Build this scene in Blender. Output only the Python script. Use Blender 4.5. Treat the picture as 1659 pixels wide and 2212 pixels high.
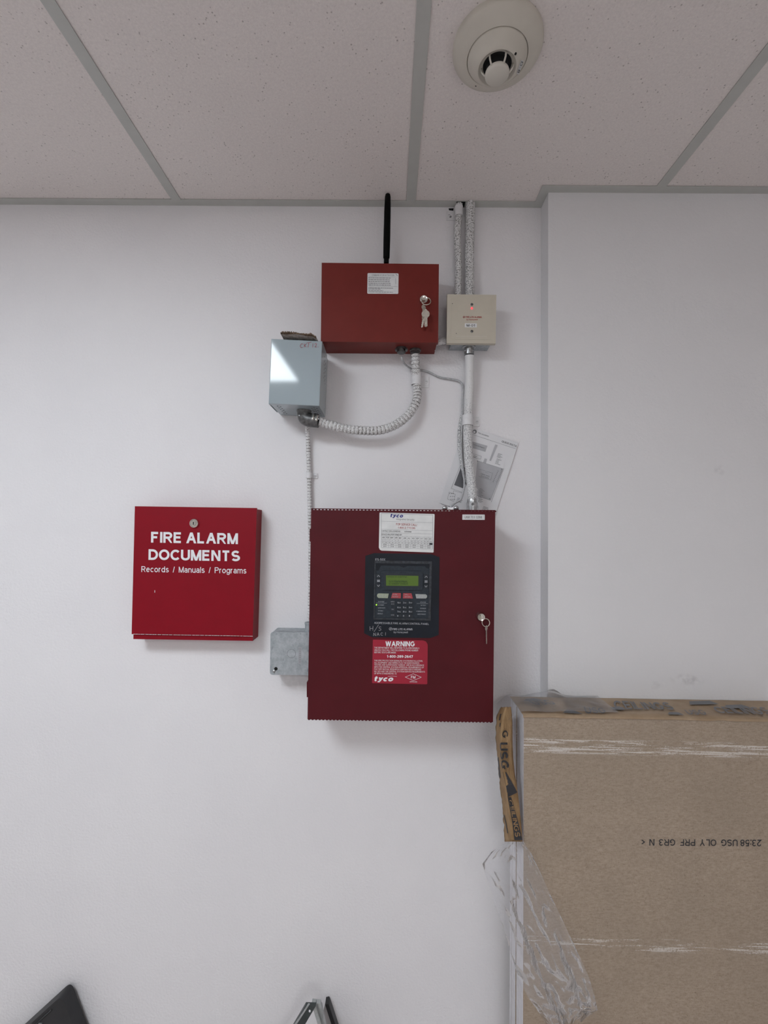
import bpy, bmesh, math, random
from mathutils import Vector, Matrix, noise
random.seed(4)
C = bpy.context.scene.collection
for o in list(bpy.data.objects): bpy.data.objects.remove(o)
sc = bpy.context.scene

# ------------------------------------------------------------------ camera
FPX, CAM = 1000.0, Vector((0.0, -1.184, 1.623))
YAW, PITCH, ROLL = math.radians(-0.69), math.radians(2.22), math.radians(0.83)
Fw = Vector((math.sin(YAW)*math.cos(PITCH), math.cos(YAW)*math.cos(PITCH), math.sin(PITCH)))
R0 = Fw.cross(Vector((0, 0, 1))).normalized(); U0 = R0.cross(Fw)
Rt = R0*math.cos(ROLL) + U0*math.sin(ROLL); Up = U0*math.cos(ROLL) - R0*math.sin(ROLL)
cd = bpy.data.cameras.new('camera'); cam = bpy.data.objects.new('camera', cd); C.objects.link(cam)
cd.sensor_fit = 'VERTICAL'; cd.sensor_height = 24.0; cd.lens = FPX/2212*24.0; cd.clip_start = 0.02
cam.matrix_world = Matrix(((Rt.x, Up.x, -Fw.x, CAM.x), (Rt.y, Up.y, -Fw.y, CAM.y), (Rt.z, Up.z, -Fw.z, CAM.z), (0, 0, 0, 1)))
sc.camera = cam
# ------------------------------------------------------------------ world, exposure
w = bpy.data.worlds.new('world'); sc.world = w; w.use_nodes = True
w.node_tree.nodes['Background'].inputs[0].default_value = (0.9, 0.95, 1, 1)
w.node_tree.nodes['Background'].inputs[1].default_value = 0.05
sc.view_settings.view_transform = 'Standard'; sc.view_settings.look = 'None'
sc.view_settings.exposure = 0.0; sc.view_settings.gamma = 1.0; sc.view_settings.use_curve_mapping = False
LIGHT_NEAR, LIGHT_FILL = 22.5, 25.0          # emission of the ceiling light panel and the added fill panel

# ------------------------------------------------------------------ helpers
def P(px, py, Y):
    v = Fw + Rt*((px-829.5)/FPX) - Up*((py-1106)/FPX)
    return CAM + v*((Y-CAM.y)/v.y)
def PZ(px, py, Z):
    v = Fw + Rt*((px-829.5)/FPX) - Up*((py-1106)/FPX)
    return CAM + v*((Z-CAM.z)/v.z)
SL = math.tan(ROLL)
def lin(c):
    c = c/255.0
    return c/12.92 if c <= 0.04045 else ((c+0.055)/1.055)**2.4
def rgb(r, g, b): return (lin(r), lin(g), lin(b), 1)

class NT:
    def __init__(s, name):
        s.m = bpy.data.materials.new(name); s.m.use_nodes = True; s.t = s.m.node_tree
        s.b = s.t.nodes['Principled BSDF']; s.out = s.t.nodes['Material Output']
    def n(s, kind, **kw):
        nd = s.t.nodes.new(kind)
        for k, v in kw.items():
            if k.startswith('i_'):
                key = k[2:].replace('_', ' ')
                nd.inputs[int(key) if key.isdigit() else key].default_value = v
            else: setattr(nd, k, v)
        return nd
    def l(s, a, b): s.t.links.new(a, b)
    def coord(s):
        g = s.n('ShaderNodeNewGeometry'); return g.outputs['Position']
    def noise(s, scale, detail=3, rough=.5, vec=None, sxyz=None):
        v = vec or s.coord()
        if sxyz:
            m = s.n('ShaderNodeVectorMath', operation='MULTIPLY'); m.inputs[1].default_value = sxyz; s.l(v, m.inputs[0]); v = m.outputs[0]
        nd = s.n('ShaderNodeTexNoise'); nd.inputs['Scale'].default_value = scale
        nd.inputs['Detail'].default_value = detail; nd.inputs['Roughness'].default_value = rough
        s.l(v, nd.inputs['Vector']); return nd.outputs['Fac']
    def ramp(s, fac, p0, p1, c0=(0, 0, 0, 1), c1=(1, 1, 1, 1)):
        r = s.n('ShaderNodeValToRGB'); e = r.color_ramp.elements
        e[0].position = p0; e[0].color = c0; e[1].position = p1; e[1].color = c1
        s.l(fac, r.inputs[0]); return r.outputs[0]
    def mix(s, fac, a, b):
        m = s.n('ShaderNodeMix', data_type='RGBA')
        if isinstance(fac, (int, float)): m.inputs[0].default_value = fac
        else: s.l(fac, m.inputs[0])
        for v, i in ((a, 6), (b, 7)):
            if isinstance(v, tuple): m.inputs[i].default_value = v
            else: s.l(v, m.inputs[i])
        return m.outputs[2]
    def math(s, op, a, b=None):
        m = s.n('ShaderNodeMath', operation=op)
        for i, v in enumerate((a, b)):
            if v is None: continue
            if isinstance(v, (int, float)): m.inputs[i].default_value = v
            else: s.l(v, m.inputs[i])
        return m.outputs[0]
    def bump(s, h, strength, dist):
        b = s.n('ShaderNodeBump'); b.inputs['Strength'].default_value = strength; b.inputs['Distance'].default_value = dist
        s.l(h, b.inputs['Height']); s.l(b.outputs[0], s.b.inputs['Normal'])
    def set(s, color=None, rough=None, metal=None, spec=None, coat=None):
        for v, k in ((color, 'Base Color'), (rough, 'Roughness'), (metal, 'Metallic'), (spec, 'Specular IOR Level'), (coat, 'Coat Weight')):
            if v is None: continue
            if isinstance(v, (int, float, tuple)): s.b.inputs[k].default_value = v
            else: s.l(v, s.b.inputs[k])
        return s

def paint(name, c, rough=.5, metal=0, var=.06, bump=.0, bscale=400, spec=.5, coat=None, vscale=30):
    t = NT(name)
    f = t.noise(vscale, 4)
    c0 = tuple(max(0, x*(1-var)) for x in c[:3])+(1,); c1 = tuple(min(1, x*(1+var)) for x in c[:3])+(1,)
    t.set(t.ramp(f, .3, .7, c0, c1), rough, metal, spec, coat)
    if bump: t.bump(t.noise(bscale, 2), bump, .0006)
    return t.m

M = {}
# wall paint with roller texture and a few scuffs
t = NT('wall_paint')
f = t.noise(3, 3)
t.set(t.ramp(f, .3, .7, (.79, .77, .785, 1), (.83, .81, .82, 1)), .55, 0, .35)
h = t.math('ADD', t.noise(170, 3, .55), t.math('MULTIPLY', t.noise(45, 2), .5))
t.bump(h, .7, .0018); M['wall'] = t.m
t = NT('bumpout_paint')
pos = t.coord()
col = t.ramp(t.noise(3, 3), .3, .7, (.77, .76, .77, 1), (.80, .79, .80, 1))
for (qx, qy, rx, rz, k) in ((1485, 1468, .05, .016, .35), (1553, 1016, .018, .016, .25), (1410, 1480, .03, .012, .2)):
    c0 = P(qx, qy, -.055)
    s1 = t.n('ShaderNodeVectorMath', operation='SUBTRACT'); s1.inputs[1].default_value = c0; t.l(pos, s1.inputs[0])
    s2 = t.n('ShaderNodeVectorMath', operation='DIVIDE'); s2.inputs[1].default_value = (rx, 1, rz); t.l(s1.outputs[0], s2.inputs[0])
    s3 = t.n('ShaderNodeVectorMath', operation='LENGTH'); t.l(s2.outputs[0], s3.inputs[0])
    g = t.ramp(s3.outputs['Value'], .2, 1.0, (1, 1, 1, 1), (0, 0, 0, 1))
    g = t.math('MULTIPLY', g, t.ramp(t.noise(60, 4), .45, .65))
    col = t.mix(t.math('MULTIPLY', g, k), col, (.35, .33, .33, 1))
t.set(col, .55, 0, .35)
t.bump(t.math('ADD', t.noise(170, 3, .55), t.math('MULTIPLY', t.noise(45, 2), .5)), .45, .0016); M['bump'] = t.m
# ceiling tile: fine fissures and pinholes
t = NT('mineral_tile')
pos = t.coord()
vo = t.n('ShaderNodeTexVoronoi'); vo.inputs['Scale'].default_value = 130; t.l(pos, vo.inputs['Vector'])
hole = t.ramp(vo.outputs['Distance'], .10, .22, (1, 1, 1, 1), (0, 0, 0, 1))
pick = t.ramp(t.noise(90, 2), .50, .60)
hole = t.math('MULTIPLY', hole, pick)
base = t.ramp(t.noise(220, 4, .7), .3, .7, (.74, .68, .66, 1), (.84, .78, .75, 1))
t.set(t.mix(t.math('MULTIPLY', hole, .6), base, (.25, .2, .19, 1)), .95, 0, .1)
t.bump(t.math('SUBTRACT', t.noise(500, 3), hole), .5, .0012); M['tile'] = t.m
M['tee'] = paint('grid_enamel', (.50, .50, .475, 1), .5, var=.03)
M['floor'] = paint('vinyl_floor', (.60, .55, .53, 1), .4, var=.1, vscale=6)
M['room'] = paint('room_paint', (.82, .79, .78, 1), .7, var=.02, vscale=3)
M['docred'] = paint('bright_red_enamel', (.235, .0005, .0095, 1), .5, var=.03, bump=.08, bscale=900, spec=.22)
M['maroon'] = paint('maroon_enamel', (.080, .0058, .0100, 1), .5, var=.08, bump=.08, bscale=900, spec=.22, vscale=14)
M['brick'] = paint('brick_red_enamel', (.165, .020, .015, 1), .5, var=.05, bump=.08, bscale=900, spec=.22)
M['grey'] = paint('blue_grey_enamel', (.36, .42, .45, 1), .06, var=.02, bump=.012, bscale=500, spec=.5, vscale=9)
M['black'] = paint('black_plastic', (.010, .010, .011, 1), .45, var=.2)
M['antenna'] = paint('antenna_black', (.003, .003, .003, 1), .7, var=.2, spec=.1)
M['navy'] = paint('navy_overlay', (.0045, .0075, .014, 1), .45, var=.25, spec=.3)
M['slate'] = paint('slate_plastic', (.022, .030, .040, 1), .5, var=.2, spec=.3, vscale=200)
M['key'] = paint('rubber_key', (.014, .019, .026, 1), .6, var=.2)
M['navdirt'] = paint('scuffed_frame', (.026, .03, .038, 1), .6, var=.6, vscale=160)
M['white'] = paint('white_print', (.80, .80, .82, 1), .6, var=.02)
M['pale'] = paint('worn_white_print', (.42, .43, .46, 1), .6, var=.12, vscale=300)
M['label'] = paint('label_paper', (.72, .72, .72, 1), .5, var=.05, vscale=90)
M['ivlabel'] = paint('sticker_white', (.74, .74, .73, 1), .45, var=.05, vscale=60)
M['ink'] = paint('black_ink', (.03, .03, .035, 1), .6, var=.2)
M['greyink'] = paint('grey_ink', (.19, .19, .20, 1), .7, var=.1)
M['lightink'] = paint('light_grey_ink', (.38, .38, .40, 1), .7, var=.05)
M['blueink'] = paint('blue_ink', (.035, .04, .22, 1), .6, var=.1)
M['redink'] = paint('red_ink', (.35, .025, .03, 1), .6, var=.1)
M['marker'] = paint('red_marker', (.33, .10, .12, 1), .5, var=.4, vscale=300)
M['warnred'] = paint('sticker_red', (.34, .004, .026, 1), .4, var=.05)
M['beige'] = paint('beige_plastic', (.56, .51, .42, 1), .5, var=.03)
M['cream'] = paint('cream_plastic', (.60, .56, .49, 1), .5, var=.03)
M['cream2'] = paint('cream_plastic_cap', (.62, .585, .52, 1), .5, var=.02)
M['chrome'] = paint('bright_metal', (.66, .64, .60, 1), .22, 1, var=.1, vscale=200)
M['nickel'] = paint('key_metal', (.60, .57, .50, 1), .35, 1, var=.2, vscale=200)
M['zinc'] = paint('zinc_fitting', (.50, .51, .52, 1), .32, 1, var=.25, vscale=120)
M['darkzinc'] = paint('dark_fitting', (.15, .15, .15, 1), .42, .8, var=.35, vscale=150)
M['void'] = paint('dark_hole', (.006, .006, .006, 1), .9, var=.1)
M['paper'] = paint('sheet_paper', (.74, .735, .75, 1), .8, var=.02)
M['pcbgrey'] = paint('printed_grey', (.45, .45, .47, 1), .8, var=.04)
M['darkgrey'] = paint('printed_dark_grey', (.13, .13, .14, 1), .8, var=.1)
M['chip'] = paint('bare_chip', (.62, .55, .56, 1), .7, var=.1)
M['lime'] = paint('lime_button', (.33, .36, .27, 1), .55, var=.1, vscale=200)
M['greybtn'] = paint('grey_button', (.36, .37, .36, 1), .55, var=.1, vscale=200)
M['redbtn'] = paint('red_button', (.38, .05, .06, 1), .55, var=.12, vscale=200)
M['greywire'] = paint('grey_wire', (.46, .46, .47, 1), .5, var=.2, vscale=200)  # plain grey colour of the thin cable
M['kraftboard'] = None
t = NT('galvanised')
v1 = t.noise(55, 5, .7); v2 = t.noise(160, 3, .6, sxyz=(1, 1, .5))
c = t.ramp(v1, .35, .65, (.33, .36, .38, 1), (.48, .51, .53, 1))
c = t.mix(t.math('MULTIPLY', t.ramp(v2, .60, .68), .55), c, (.20, .22, .24, 1))
t.set(c, .5, .35, .4); M['galv'] = t.m
def flaking(name, scale, p0, p1, grey=(.20, .20, .21, 1), sxyz=None, band=None):
    t = NT(name)
    f = t.noise(scale, 4, .65, sxyz=sxyz)
    m = t.ramp(f, p0, p1)
    if band:  # more bare metal along one stretch
        sep = t.n('ShaderNodeSeparateXYZ'); t.l(t.coord(), sep.inputs[0])
        g = t.n('ShaderNodeMapRange'); g.inputs[1].default_value = band[0]; g.inputs[2].default_value = band[1]
        t.l(sep.outputs[2], g.inputs[0])
        f2 = t.math('ADD', f, t.math('MULTIPLY', g.outputs[0], band[2])); m = t.ramp(f2, p0, p1)
    t.set(t.mix(m, grey, (.74, .73, .73, 1)), .5, 0, .4)
    t.bump(m, .4, .0006); return t.m
M['emt'] = flaking('flaking_white_conduit', 340, .42, .50, (.22, .22, .21, 1))
M['emtlow'] = flaking('flaking_white_conduit_low', 480, .41, .49, (.24, .24, .25, 1), band=(1.88, 2.04, .14))
M['flex'] = flaking('painted_flex', 380, .38, .47, (.22, .20, .19, 1))
M['groove'] = flaking('flex_groove', 300, .50, .62, (.20, .185, .175, 1))
M['strap'] = paint('painted_strap', (.74, .73, .74, 1), .5, var=.06, vscale=90)
M['armor'] = flaking('painted_armour', 380, .36, .44, (.22, .20, .19, 1))
M['cable'] = flaking('grey_cable', 420, .45, .53, (.24, .25, .26, 1))
# kraft paper face of the ceiling boards with white scuffed strips
t = NT('kraft_board_face')
pos = t.coord()
fib = t.noise(1, 4, .7, sxyz=(110, 40, 330)); fib2 = t.noise(1, 4, .6, sxyz=(900, 100, 260)); big = t.noise(7, 3)
c = t.ramp(fib, .3, .7, (.27, .205, .15, 1), (.45, .36, .275, 1))
c = t.mix(t.math('MULTIPLY', t.ramp(fib2, .35, .65), .6), c, (.46, .375, .30, 1))
c = t.mix(t.math('MULTIPLY', t.ramp(big, .35, .7), .3), c, (.28, .225, .175, 1))
c = t.mix(t.math('MULTIPLY', t.ramp(t.noise(420, 2), .63, .70), .55), c, (.12, .085, .06, 1))
sep = t.n('ShaderNodeSeparateXYZ'); t.l(pos, sep.inputs[0])
streak = t.noise(1, 5, .65, sxyz=(9, 1, 230)); streak2 = t.noise(1, 5, .65, sxyz=(260, 1, 420))
streak = t.math('ADD', streak, t.math('MULTIPLY', t.math('SUBTRACT', streak2, .5), .35))
for (qy, hw, lim) in ((1614, .017, .52), (2040, .014, .545)):
    z0 = P(1400, qy, -.167).z
    d = t.math('ABSOLUTE', t.math('SUBTRACT', t.math('ADD', sep.outputs[2], t.math('MULTIPLY', sep.outputs[0], .004)), z0))
    band = t.ramp(t.math('DIVIDE', d, hw), .75, 1.0, (1, 1, 1, 1), (0, 0, 0, 1))
    c = t.mix(t.math('MULTIPLY', t.math('MULTIPLY', t.ramp(streak, lim, lim+.05), band), .8), c, (.70, .66, .62, 1))
t.set(c, .85, 0, .2); t.bump(t.math('ADD', fib, fib2), .35, .0008); M['kraft'] = t.m
t = NT('kraft_wrap')
c = t.ramp(t.noise(18, 4, .6), .3, .7, (.30, .205, .125, 1), (.42, .31, .21, 1))
t.set(c, .5, 0, .35); t.bump(t.noise(40, 4), .4, .003); M['wrap'] = t.m
t = NT('torn_carton')
c = t.ramp(t.noise(25, 4, .6), .3, .7, (.23, .135, .06, 1), (.40, .26, .135, 1))
t.set(c, .7, 0, .3); t.bump(t.noise(1, 5, .6, sxyz=(120, 120, 35)), .9, .004); M['carton'] = t.m
M['boardedge'] = paint('board_core', (.66, .64, .66, 1), .9, var=.08, bump=.4, bscale=300, vscale=80)
M['scrap'] = paint('corrugated_scrap', (.36, .32, .29, 1), .9, var=.3, bump=.4, bscale=200, vscale=120)
M['scrapedge'] = paint('corrugated_edge', (.16, .105, .07, 1), .9, var=.5, vscale=200)
M['charcoal'] = paint('charcoal_plastic', (.020, .020, .022, 1), .55, var=.15, bump=.1)
M['olive'] = paint('dark_slotted_metal', (.045, .055, .055, 1), .4, .3, var=.2)
M['silver'] = paint('brushed_silver', (.42, .44, .44, 1), .35, .6, var=.2, vscale=80)
M['boardgrey'] = paint('grey_board', (.40, .385, .38, 1), .7, var=.05)
# clear film
t = NT('clear_film')
tr = t.n('ShaderNodeBsdfTransparent'); tr.inputs[0].default_value = (.97, .97, .98, 1)
gl = t.n('ShaderNodeBsdfGlossy'); gl.inputs['Roughness'].default_value = .16
df = t.n('ShaderNodeBsdfTranslucent'); df.inputs[0].default_value = (.85, .85, .88, 1)
dd = t.n('ShaderNodeBsdfDiffuse'); dd.inputs[0].default_value = (.85, .85, .88, 1)
fr = t.n('ShaderNodeFresnel'); fr.inputs[0].default_value = 1.24
bp = t.n('ShaderNodeBump'); bp.inputs['Strength'].default_value = .9; bp.inputs['Distance'].default_value = .007
t.l(t.noise(38, 4, .6, sxyz=(1.6, 1, .7)), bp.inputs['Height'])
t.l(bp.outputs[0], gl.inputs['Normal'])
m0 = t.n('ShaderNodeMixShader', i_0=.5); t.l(df.outputs[0], m0.inputs[1]); t.l(dd.outputs[0], m0.inputs[2])
m1 = t.n('ShaderNodeMixShader', i_0=.21); t.l(tr.outputs[0], m1.inputs[1]); t.l(m0.outputs[0], m1.inputs[2])
m2 = t.n('ShaderNodeMixShader'); t.l(fr.outputs[0], m2.inputs[0]); t.l(m1.outputs[0], m2.inputs[1]); t.l(gl.outputs[0], m2.inputs[2])
t.l(m2.outputs[0], t.out.inputs['Surface']); M['film'] = t.m
def glow(name, c, s, base=(.1, .1, .1, 1)):
    t = NT(name); t.set(base, .4); t.b.inputs['Emission Color'].default_value = c; t.b.inputs['Emission Strength'].default_value = s; return t.m
M['lamp_near'] = glow('light_lens', (.85, .935, 1, 1), LIGHT_NEAR)
M['lamp_fill'] = glow('fill_light_lens', (.96, .98, 1, 1), LIGHT_FILL)  # unseen panel added behind the viewer as fill light
M['redled'] = glow('red_led', (1, .06, .08, 1), 1.6, (.5, .05, .05, 1))
M['greenled'] = glow('green_led', (.45, .9, .05, 1), 1.0, (.2, .4, .05, 1))
M['lcd'] = glow('backlit_lcd', (.10, .20, .008, 1), .22, (.05, .09, .006, 1))
M['lcdink'] = paint('lcd_ink', (.02, .045, .01, 1), .6)

def tag(o, label=None, cat=None, group=None, kind=None):
    for k, v in (('label', label), ('category', cat), ('group', group), ('kind', kind)):
        if v: o[k] = v
    return o
def thing(name, loc, label, cat, group=None):
    o = bpy.data.objects.new(name, None); C.objects.link(o); o.location = loc; o.empty_display_size = .02
    return tag(o, label, cat, group)
def origin(o):
    v = Vector(o.location)
    while o.parent: o = o.parent; v = v + o.location
    return v
def obj(name, bm, mat, parent=None, smooth=False, base=None, label=None, kind=None, autosm=None):
    """Link a bmesh given in world coordinates as one object."""
    org = origin(parent) if parent else Vector(base or (0, 0, 0))
    bmesh.ops.translate(bm, verts=bm.verts, vec=-org)
    bmesh.ops.recalc_face_normals(bm, faces=bm.faces)
    me = bpy.data.meshes.new(name)
    if smooth:
        for f in bm.faces: f.smooth = True
        if autosm:
            for e in bm.edges:
                if len(e.link_faces) == 2 and e.calc_face_angle(0) > autosm: e.smooth = False
    bm.to_mesh(me); bm.free()
    for mm in (mat if isinstance(mat, (list, tuple)) else [mat]): me.materials.append(mm)
    o = bpy.data.objects.new(name, me); C.objects.link(o)
    if parent: o.parent = parent
    else: o.location = org
    if label: o['label'] = label
    if not kind and parent and name in ('lettering', 'perforated_edge', 'vent_holes', 'stamped_marks', 'handwriting', 'ruled_lines', 'torn_edge', 'printed_tone', 'hinge_edge', 'faded_print'): kind = 'stuff'
    if kind: o['kind'] = kind
    return o
def BM(): return bmesh.new()
def box(bm, x0, x1, y0, y1, z0, z1):
    v = [bm.verts.new((x, y, z)) for x in (x0, x1) for y in (y0, y1) for z in (z0, z1)]
    for f in ((0, 1, 3, 2), (4, 6, 7, 5), (0, 4, 5, 1), (2, 3, 7, 6), (0, 2, 6, 4), (1, 5, 7, 3)): bm.faces.new([v[i] for i in f])
    return v
def bev(bm, w, seg=2, ang=.5):
    ed = [e for e in bm.edges if len(e.link_faces) == 2 and e.calc_face_angle(0) > ang]
    bmesh.ops.recalc_face_normals(bm, faces=bm.faces)
    bmesh.ops.bevel(bm, geom=ed, offset=w, segments=seg, profile=.5, affect='EDGES', clamp_overlap=True)
    return bm
def prism(bm, pts, y1):
    """polygon of world points (front) pushed straight back to depth y1"""
    a = [bm.verts.new(p) for p in pts]; b = [bm.verts.new((p.x, y1, p.z)) for p in pts]
    n = len(a); bm.faces.new(a); bm.faces.new(b[::-1])
    for i in range(n): bm.faces.new((a[i], b[i], b[(i+1) % n], a[(i+1) % n]))
    return bm
def plate(bm, px, Y, y1): return prism(bm, [P(x, y, Y) for x, y in px], y1)
def rectpx(x0, y0, x1, y1, slope=SL):
    w_, h_ = x1-x0, y1-y0
    return [(x0, y0), (x1, y0+slope*w_), (x1-SL*h_, y1+slope*w_), (x0-SL*h_, y1)]
def roundpx(x0, y0, x1, y1, r, slope=SL, seg=4, corners=(1, 1, 1, 1)):
    out = []
    cs = ((x0+r, y0+r, 180), (x1-r, y0+r, 270), (x1-r, y1-r, 0), (x0+r, y1-r, 90))
    raw = ((x0, y0), (x1, y0), (x1, y1), (x0, y1))
    for k, (cx, cy, a0) in enumerate(cs):
        if corners[k]:
            for i in range(seg+1):
                a = math.radians(a0+90*i/seg); out.append((cx+r*math.cos(a), cy+r*math.sin(a)))
        else: out.append(raw[k])
    return [(x-SL*(y-y0), y+slope*(x-x0)) for x, y in out]
def flat(bm, px, Y):
    bm.faces.new([bm.verts.new(P(x, y, Y)) for x, y in px])
def ribbon(bm, pts, wpx, Y):
    """pen stroke along pixel points"""
    for (a, b) in zip(pts, pts[1:]):
        dx, dy = b[0]-a[0], b[1]-a[1]; L = math.hypot(dx, dy) or 1; nx, ny = -dy/L*wpx/2, dx/L*wpx/2
        ex, ey = dx/L*wpx*.3, dy/L*wpx*.3
        flat(bm, [(a[0]-ex+nx, a[1]-ey+ny), (b[0]+ex+nx, b[1]+ey+ny), (b[0]+ex-nx, b[1]+ey-ny), (a[0]-ex-nx, a[1]-ey-ny)], Y)
# plain sans-serif stroke alphabet (cap height 1): width, pen strokes
def A(cx, cy, rx, ry, a0, a1, n=12):
    return [(cx+rx*math.cos(math.radians(a0+(a1-a0)*i/n)), cy+ry*math.sin(math.radians(a0+(a1-a0)*i/n))) for i in range(n+1)]
def E_(cx, cy, rx, ry): return A(cx, cy, rx, ry, 0, 360, 24)
_P = [(0, 1), (.35, 1)]+A(.35, .74, .24, .26, 90, -90)+[(0, .48)]
_bowl = E_(.25, .36, .25, .36)
FONT = {
 'A': (.7, [[(0, 0), (.35, 1), (.7, 0)], [(.13, .33), (.57, .33)]]), 'B': (.6, [[(0, 0), (0, 1)], [(0, 1), (.34, 1)]+A(.34, .76, .22, .24, 90, -90)+[(0, .52)], [(.34, .52)]+A(.35, .26, .25, .26, 90, -90)+[(0, 0)]]),
 'C': (.68, [A(.37, .5, .37, .5, 42, 318, 20)]), 'D': (.66, [[(0, .0), (0, 1), (.28, 1)]+A(.28, .5, .38, .5, 90, -90)+[(0, 0)]]), 'E': (.55, [[(.55, 1), (0, 1), (0, 0), (.56, 0)], [(0, .53), (.5, .53)]]),
 'F': (.52, [[(.52, 1), (0, 1), (0, 0)], [(0, .5), (.44, .5)]]), 'G': (.72, [A(.37, .5, .37, .5, 45, 318, 20)+[(.70, .46), (.42, .46)]]), 'H': (.62, [[(0, 0), (0, 1)], [(.62, 0), (.62, 1)], [(0, .53), (.62, .53)]]),
 'I': (0, [[(0, 0), (0, 1)]]), 'J': (.42, [[(.42, 1), (.42, .24)]+A(.21, .24, .21, .24, 0, -180)]), 'K': (.62, [[(0, 0), (0, 1)], [(.6, 1), (0, .36)], [(.22, .58), (.62, 0)]]), 'L': (.5, [[(0, 1), (0, 0), (.5, 0)]]),
 'M': (.74, [[(0, 0), (0, 1), (.37, 0), (.74, 1), (.74, 0)]]), 'N': (.62, [[(0, 0), (0, 1), (.62, 0), (.62, 1)]]), 'O': (.76, [E_(.38, .5, .38, .5)]), 'P': (.59, [[(0, 0), (0, 1)], _P]), 'Q': (.76, [E_(.38, .5, .38, .5), [(.46, .26), (.76, -.04)]]),
 'R': (.63, [[(0, 0), (0, 1)], _P, [(.3, .48), (.62, 0)]]), 'S': (.6, [A(.3, .745, .27, .255, 28, 270, 14)+A(.3, .25, .3, .25, 90, -152, 14)[1:]]), 'T': (.62, [[(0, 1), (.62, 1)], [(.31, 1), (.31, 0)]]), 'U': (.62, [[(0, 1), (0, .3)]+A(.31, .3, .31, .3, 180, 360)+[(.62, 1)]]),
 'V': (.68, [[(0, 1), (.34, 0), (.68, 1)]]), 'W': (.98, [[(0, 1), (.24, 0), (.49, 1), (.74, 0), (.98, 1)]]), 'X': (.64, [[(0, 0), (.64, 1)], [(0, 1), (.64, 0)]]), 'Y': (.66, [[(0, 1), (.33, .45), (.66, 1)], [(.33, .45), (.33, 0)]]), 'Z': (.58, [[(0, 1), (.58, 1), (0, 0), (.58, 0)]]),
 '0': (.5, [E_(.25, .5, .25, .5)]), '1': (.3, [[(.02, .74), (.26, 1), (.26, 0)]]), '2': (.52, [A(.26, .72, .25, .28, 170, -25)+[(0, 0), (.52, 0)]]), '3': (.52, [A(.25, .75, .23, .25, 155, -90)+A(.25, .25, .26, .25, 90, -160)[1:]]),
 '4': (.56, [[(.42, 0), (.42, 1), (0, .28), (.56, .28)]]), '5': (.52, [[(.47, 1), (.09, 1), (.03, .5)]+A(.25, .33, .27, .33, 130, -155)]), '6': (.52, [E_(.26, .31, .26, .31), A(.36, .40, .36, .6, 78, 190)]), '7': (.5, [[(0, 1), (.5, 1), (.16, 0)]]),
 '8': (.52, [E_(.26, .76, .22, .24), E_(.26, .26, .26, .26)]), '9': (.52, [E_(.26, .69, .26, .31), A(.16, .60, .36, .6, -102, 10)]),
 'a': (.47, [A(.24, .50, .21, .22, 160, 0)+[(.45, 0)], E_(.22, .2, .22, .2)]), 'b': (.5, [[(0, 1), (0, 0)], _bowl]), 'c': (.46, [A(.25, .36, .25, .36, 45, 315, 16)]), 'd': (.5, [[(.5, 1), (.5, 0)], _bowl]), 'e': (.5, [[(0, .38), (.5, .38)], A(.25, .36, .25, .36, 4, 318, 18)]),
 'f': (.26, [[(.26, 1), (.2, 1), (.1, .9), (.1, 0)], [(0, .68), (.26, .68)]]), 'g': (.5, [[(.5, .72), (.5, -.05)]+A(.25, -.05, .25, .22, 0, -160), _bowl]), 'h': (.46, [[(0, 0), (0, 1)], [(0, .46)]+A(.23, .46, .23, .26, 180, 0)+[(.46, 0)]]), 'i': (0, [[(0, 0), (0, .72)], [(0, .88), (0, 1)]]),
 'k': (.44, [[(0, 0), (0, 1)], [(.42, .72), (0, .27)], [(.15, .43), (.44, 0)]]), 'l': (0, [[(0, 0), (0, 1)]]), 'm': (.8, [[(0, 0), (0, .72)], [(0, .48)]+A(.2, .5, .2, .22, 180, 0)+[(.4, 0)], [(.4, .48)]+A(.6, .5, .2, .22, 180, 0)+[(.8, 0)]]), 'n': (.46, [[(0, 0), (0, .72)], [(0, .46)]+A(.23, .46, .23, .26, 180, 0)+[(.46, 0)]]),
 'o': (.52, [E_(.26, .36, .26, .36)]), 'p': (.5, [[(0, .72), (0, -.27)], _bowl]), 'r': (.26, [[(0, 0), (0, .72)], [(0, .44)]+A(.24, .44, .24, .28, 180, 85)]), 's': (.42, [A(.21, .54, .18, .18, 25, 270)+A(.21, .18, .21, .18, 90, -155)[1:]]), 't': (.34, [[(.13, 1), (.13, .14), (.2, 0), (.34, 0)], [(-.08, .72), (.38, .72)]]),
 'u': (.46, [[(0, .72), (0, .26)]+A(.23, .26, .23, .26, 180, 360), [(.46, .72), (.46, 0)]]), 'v': (.46, [[(0, .72), (.23, 0), (.46, .72)]]), 'w': (.7, [[(0, .72), (.17, 0), (.35, .72), (.53, 0), (.7, .72)]]), 'y': (.46, [[(0, .72), (.24, .02)], [(.46, .72), (.2, -.2), (.1, -.27), (.02, -.27)]]),
 '-': (.26, [[(0, .38), (.26, .38)]]), '/': (.24, [[(0, 0), (.24, 1)]]), ':': (0, [[(0, 0), (0, .12)], [(0, .6), (0, .72)]]), '.': (0, [[(0, 0), (0, .12)]]), ',': (.02, [[(.02, .1), (0, -.12)]]), '<': (.4, [[(.4, .8), (0, .45), (.4, .1)]]), '#': (.5, [[(.1, 0), (.18, 1)], [(.34, 0), (.42, 1)], [(0, .34), (.5, .34)], [(.02, .66), (.52, .66)]]),
 '*': (.4, [[(.2, .3), (.2, .9)], [(0, .45), (.4, .75)], [(0, .75), (.4, .45)]])}
_glyph = {}
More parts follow.
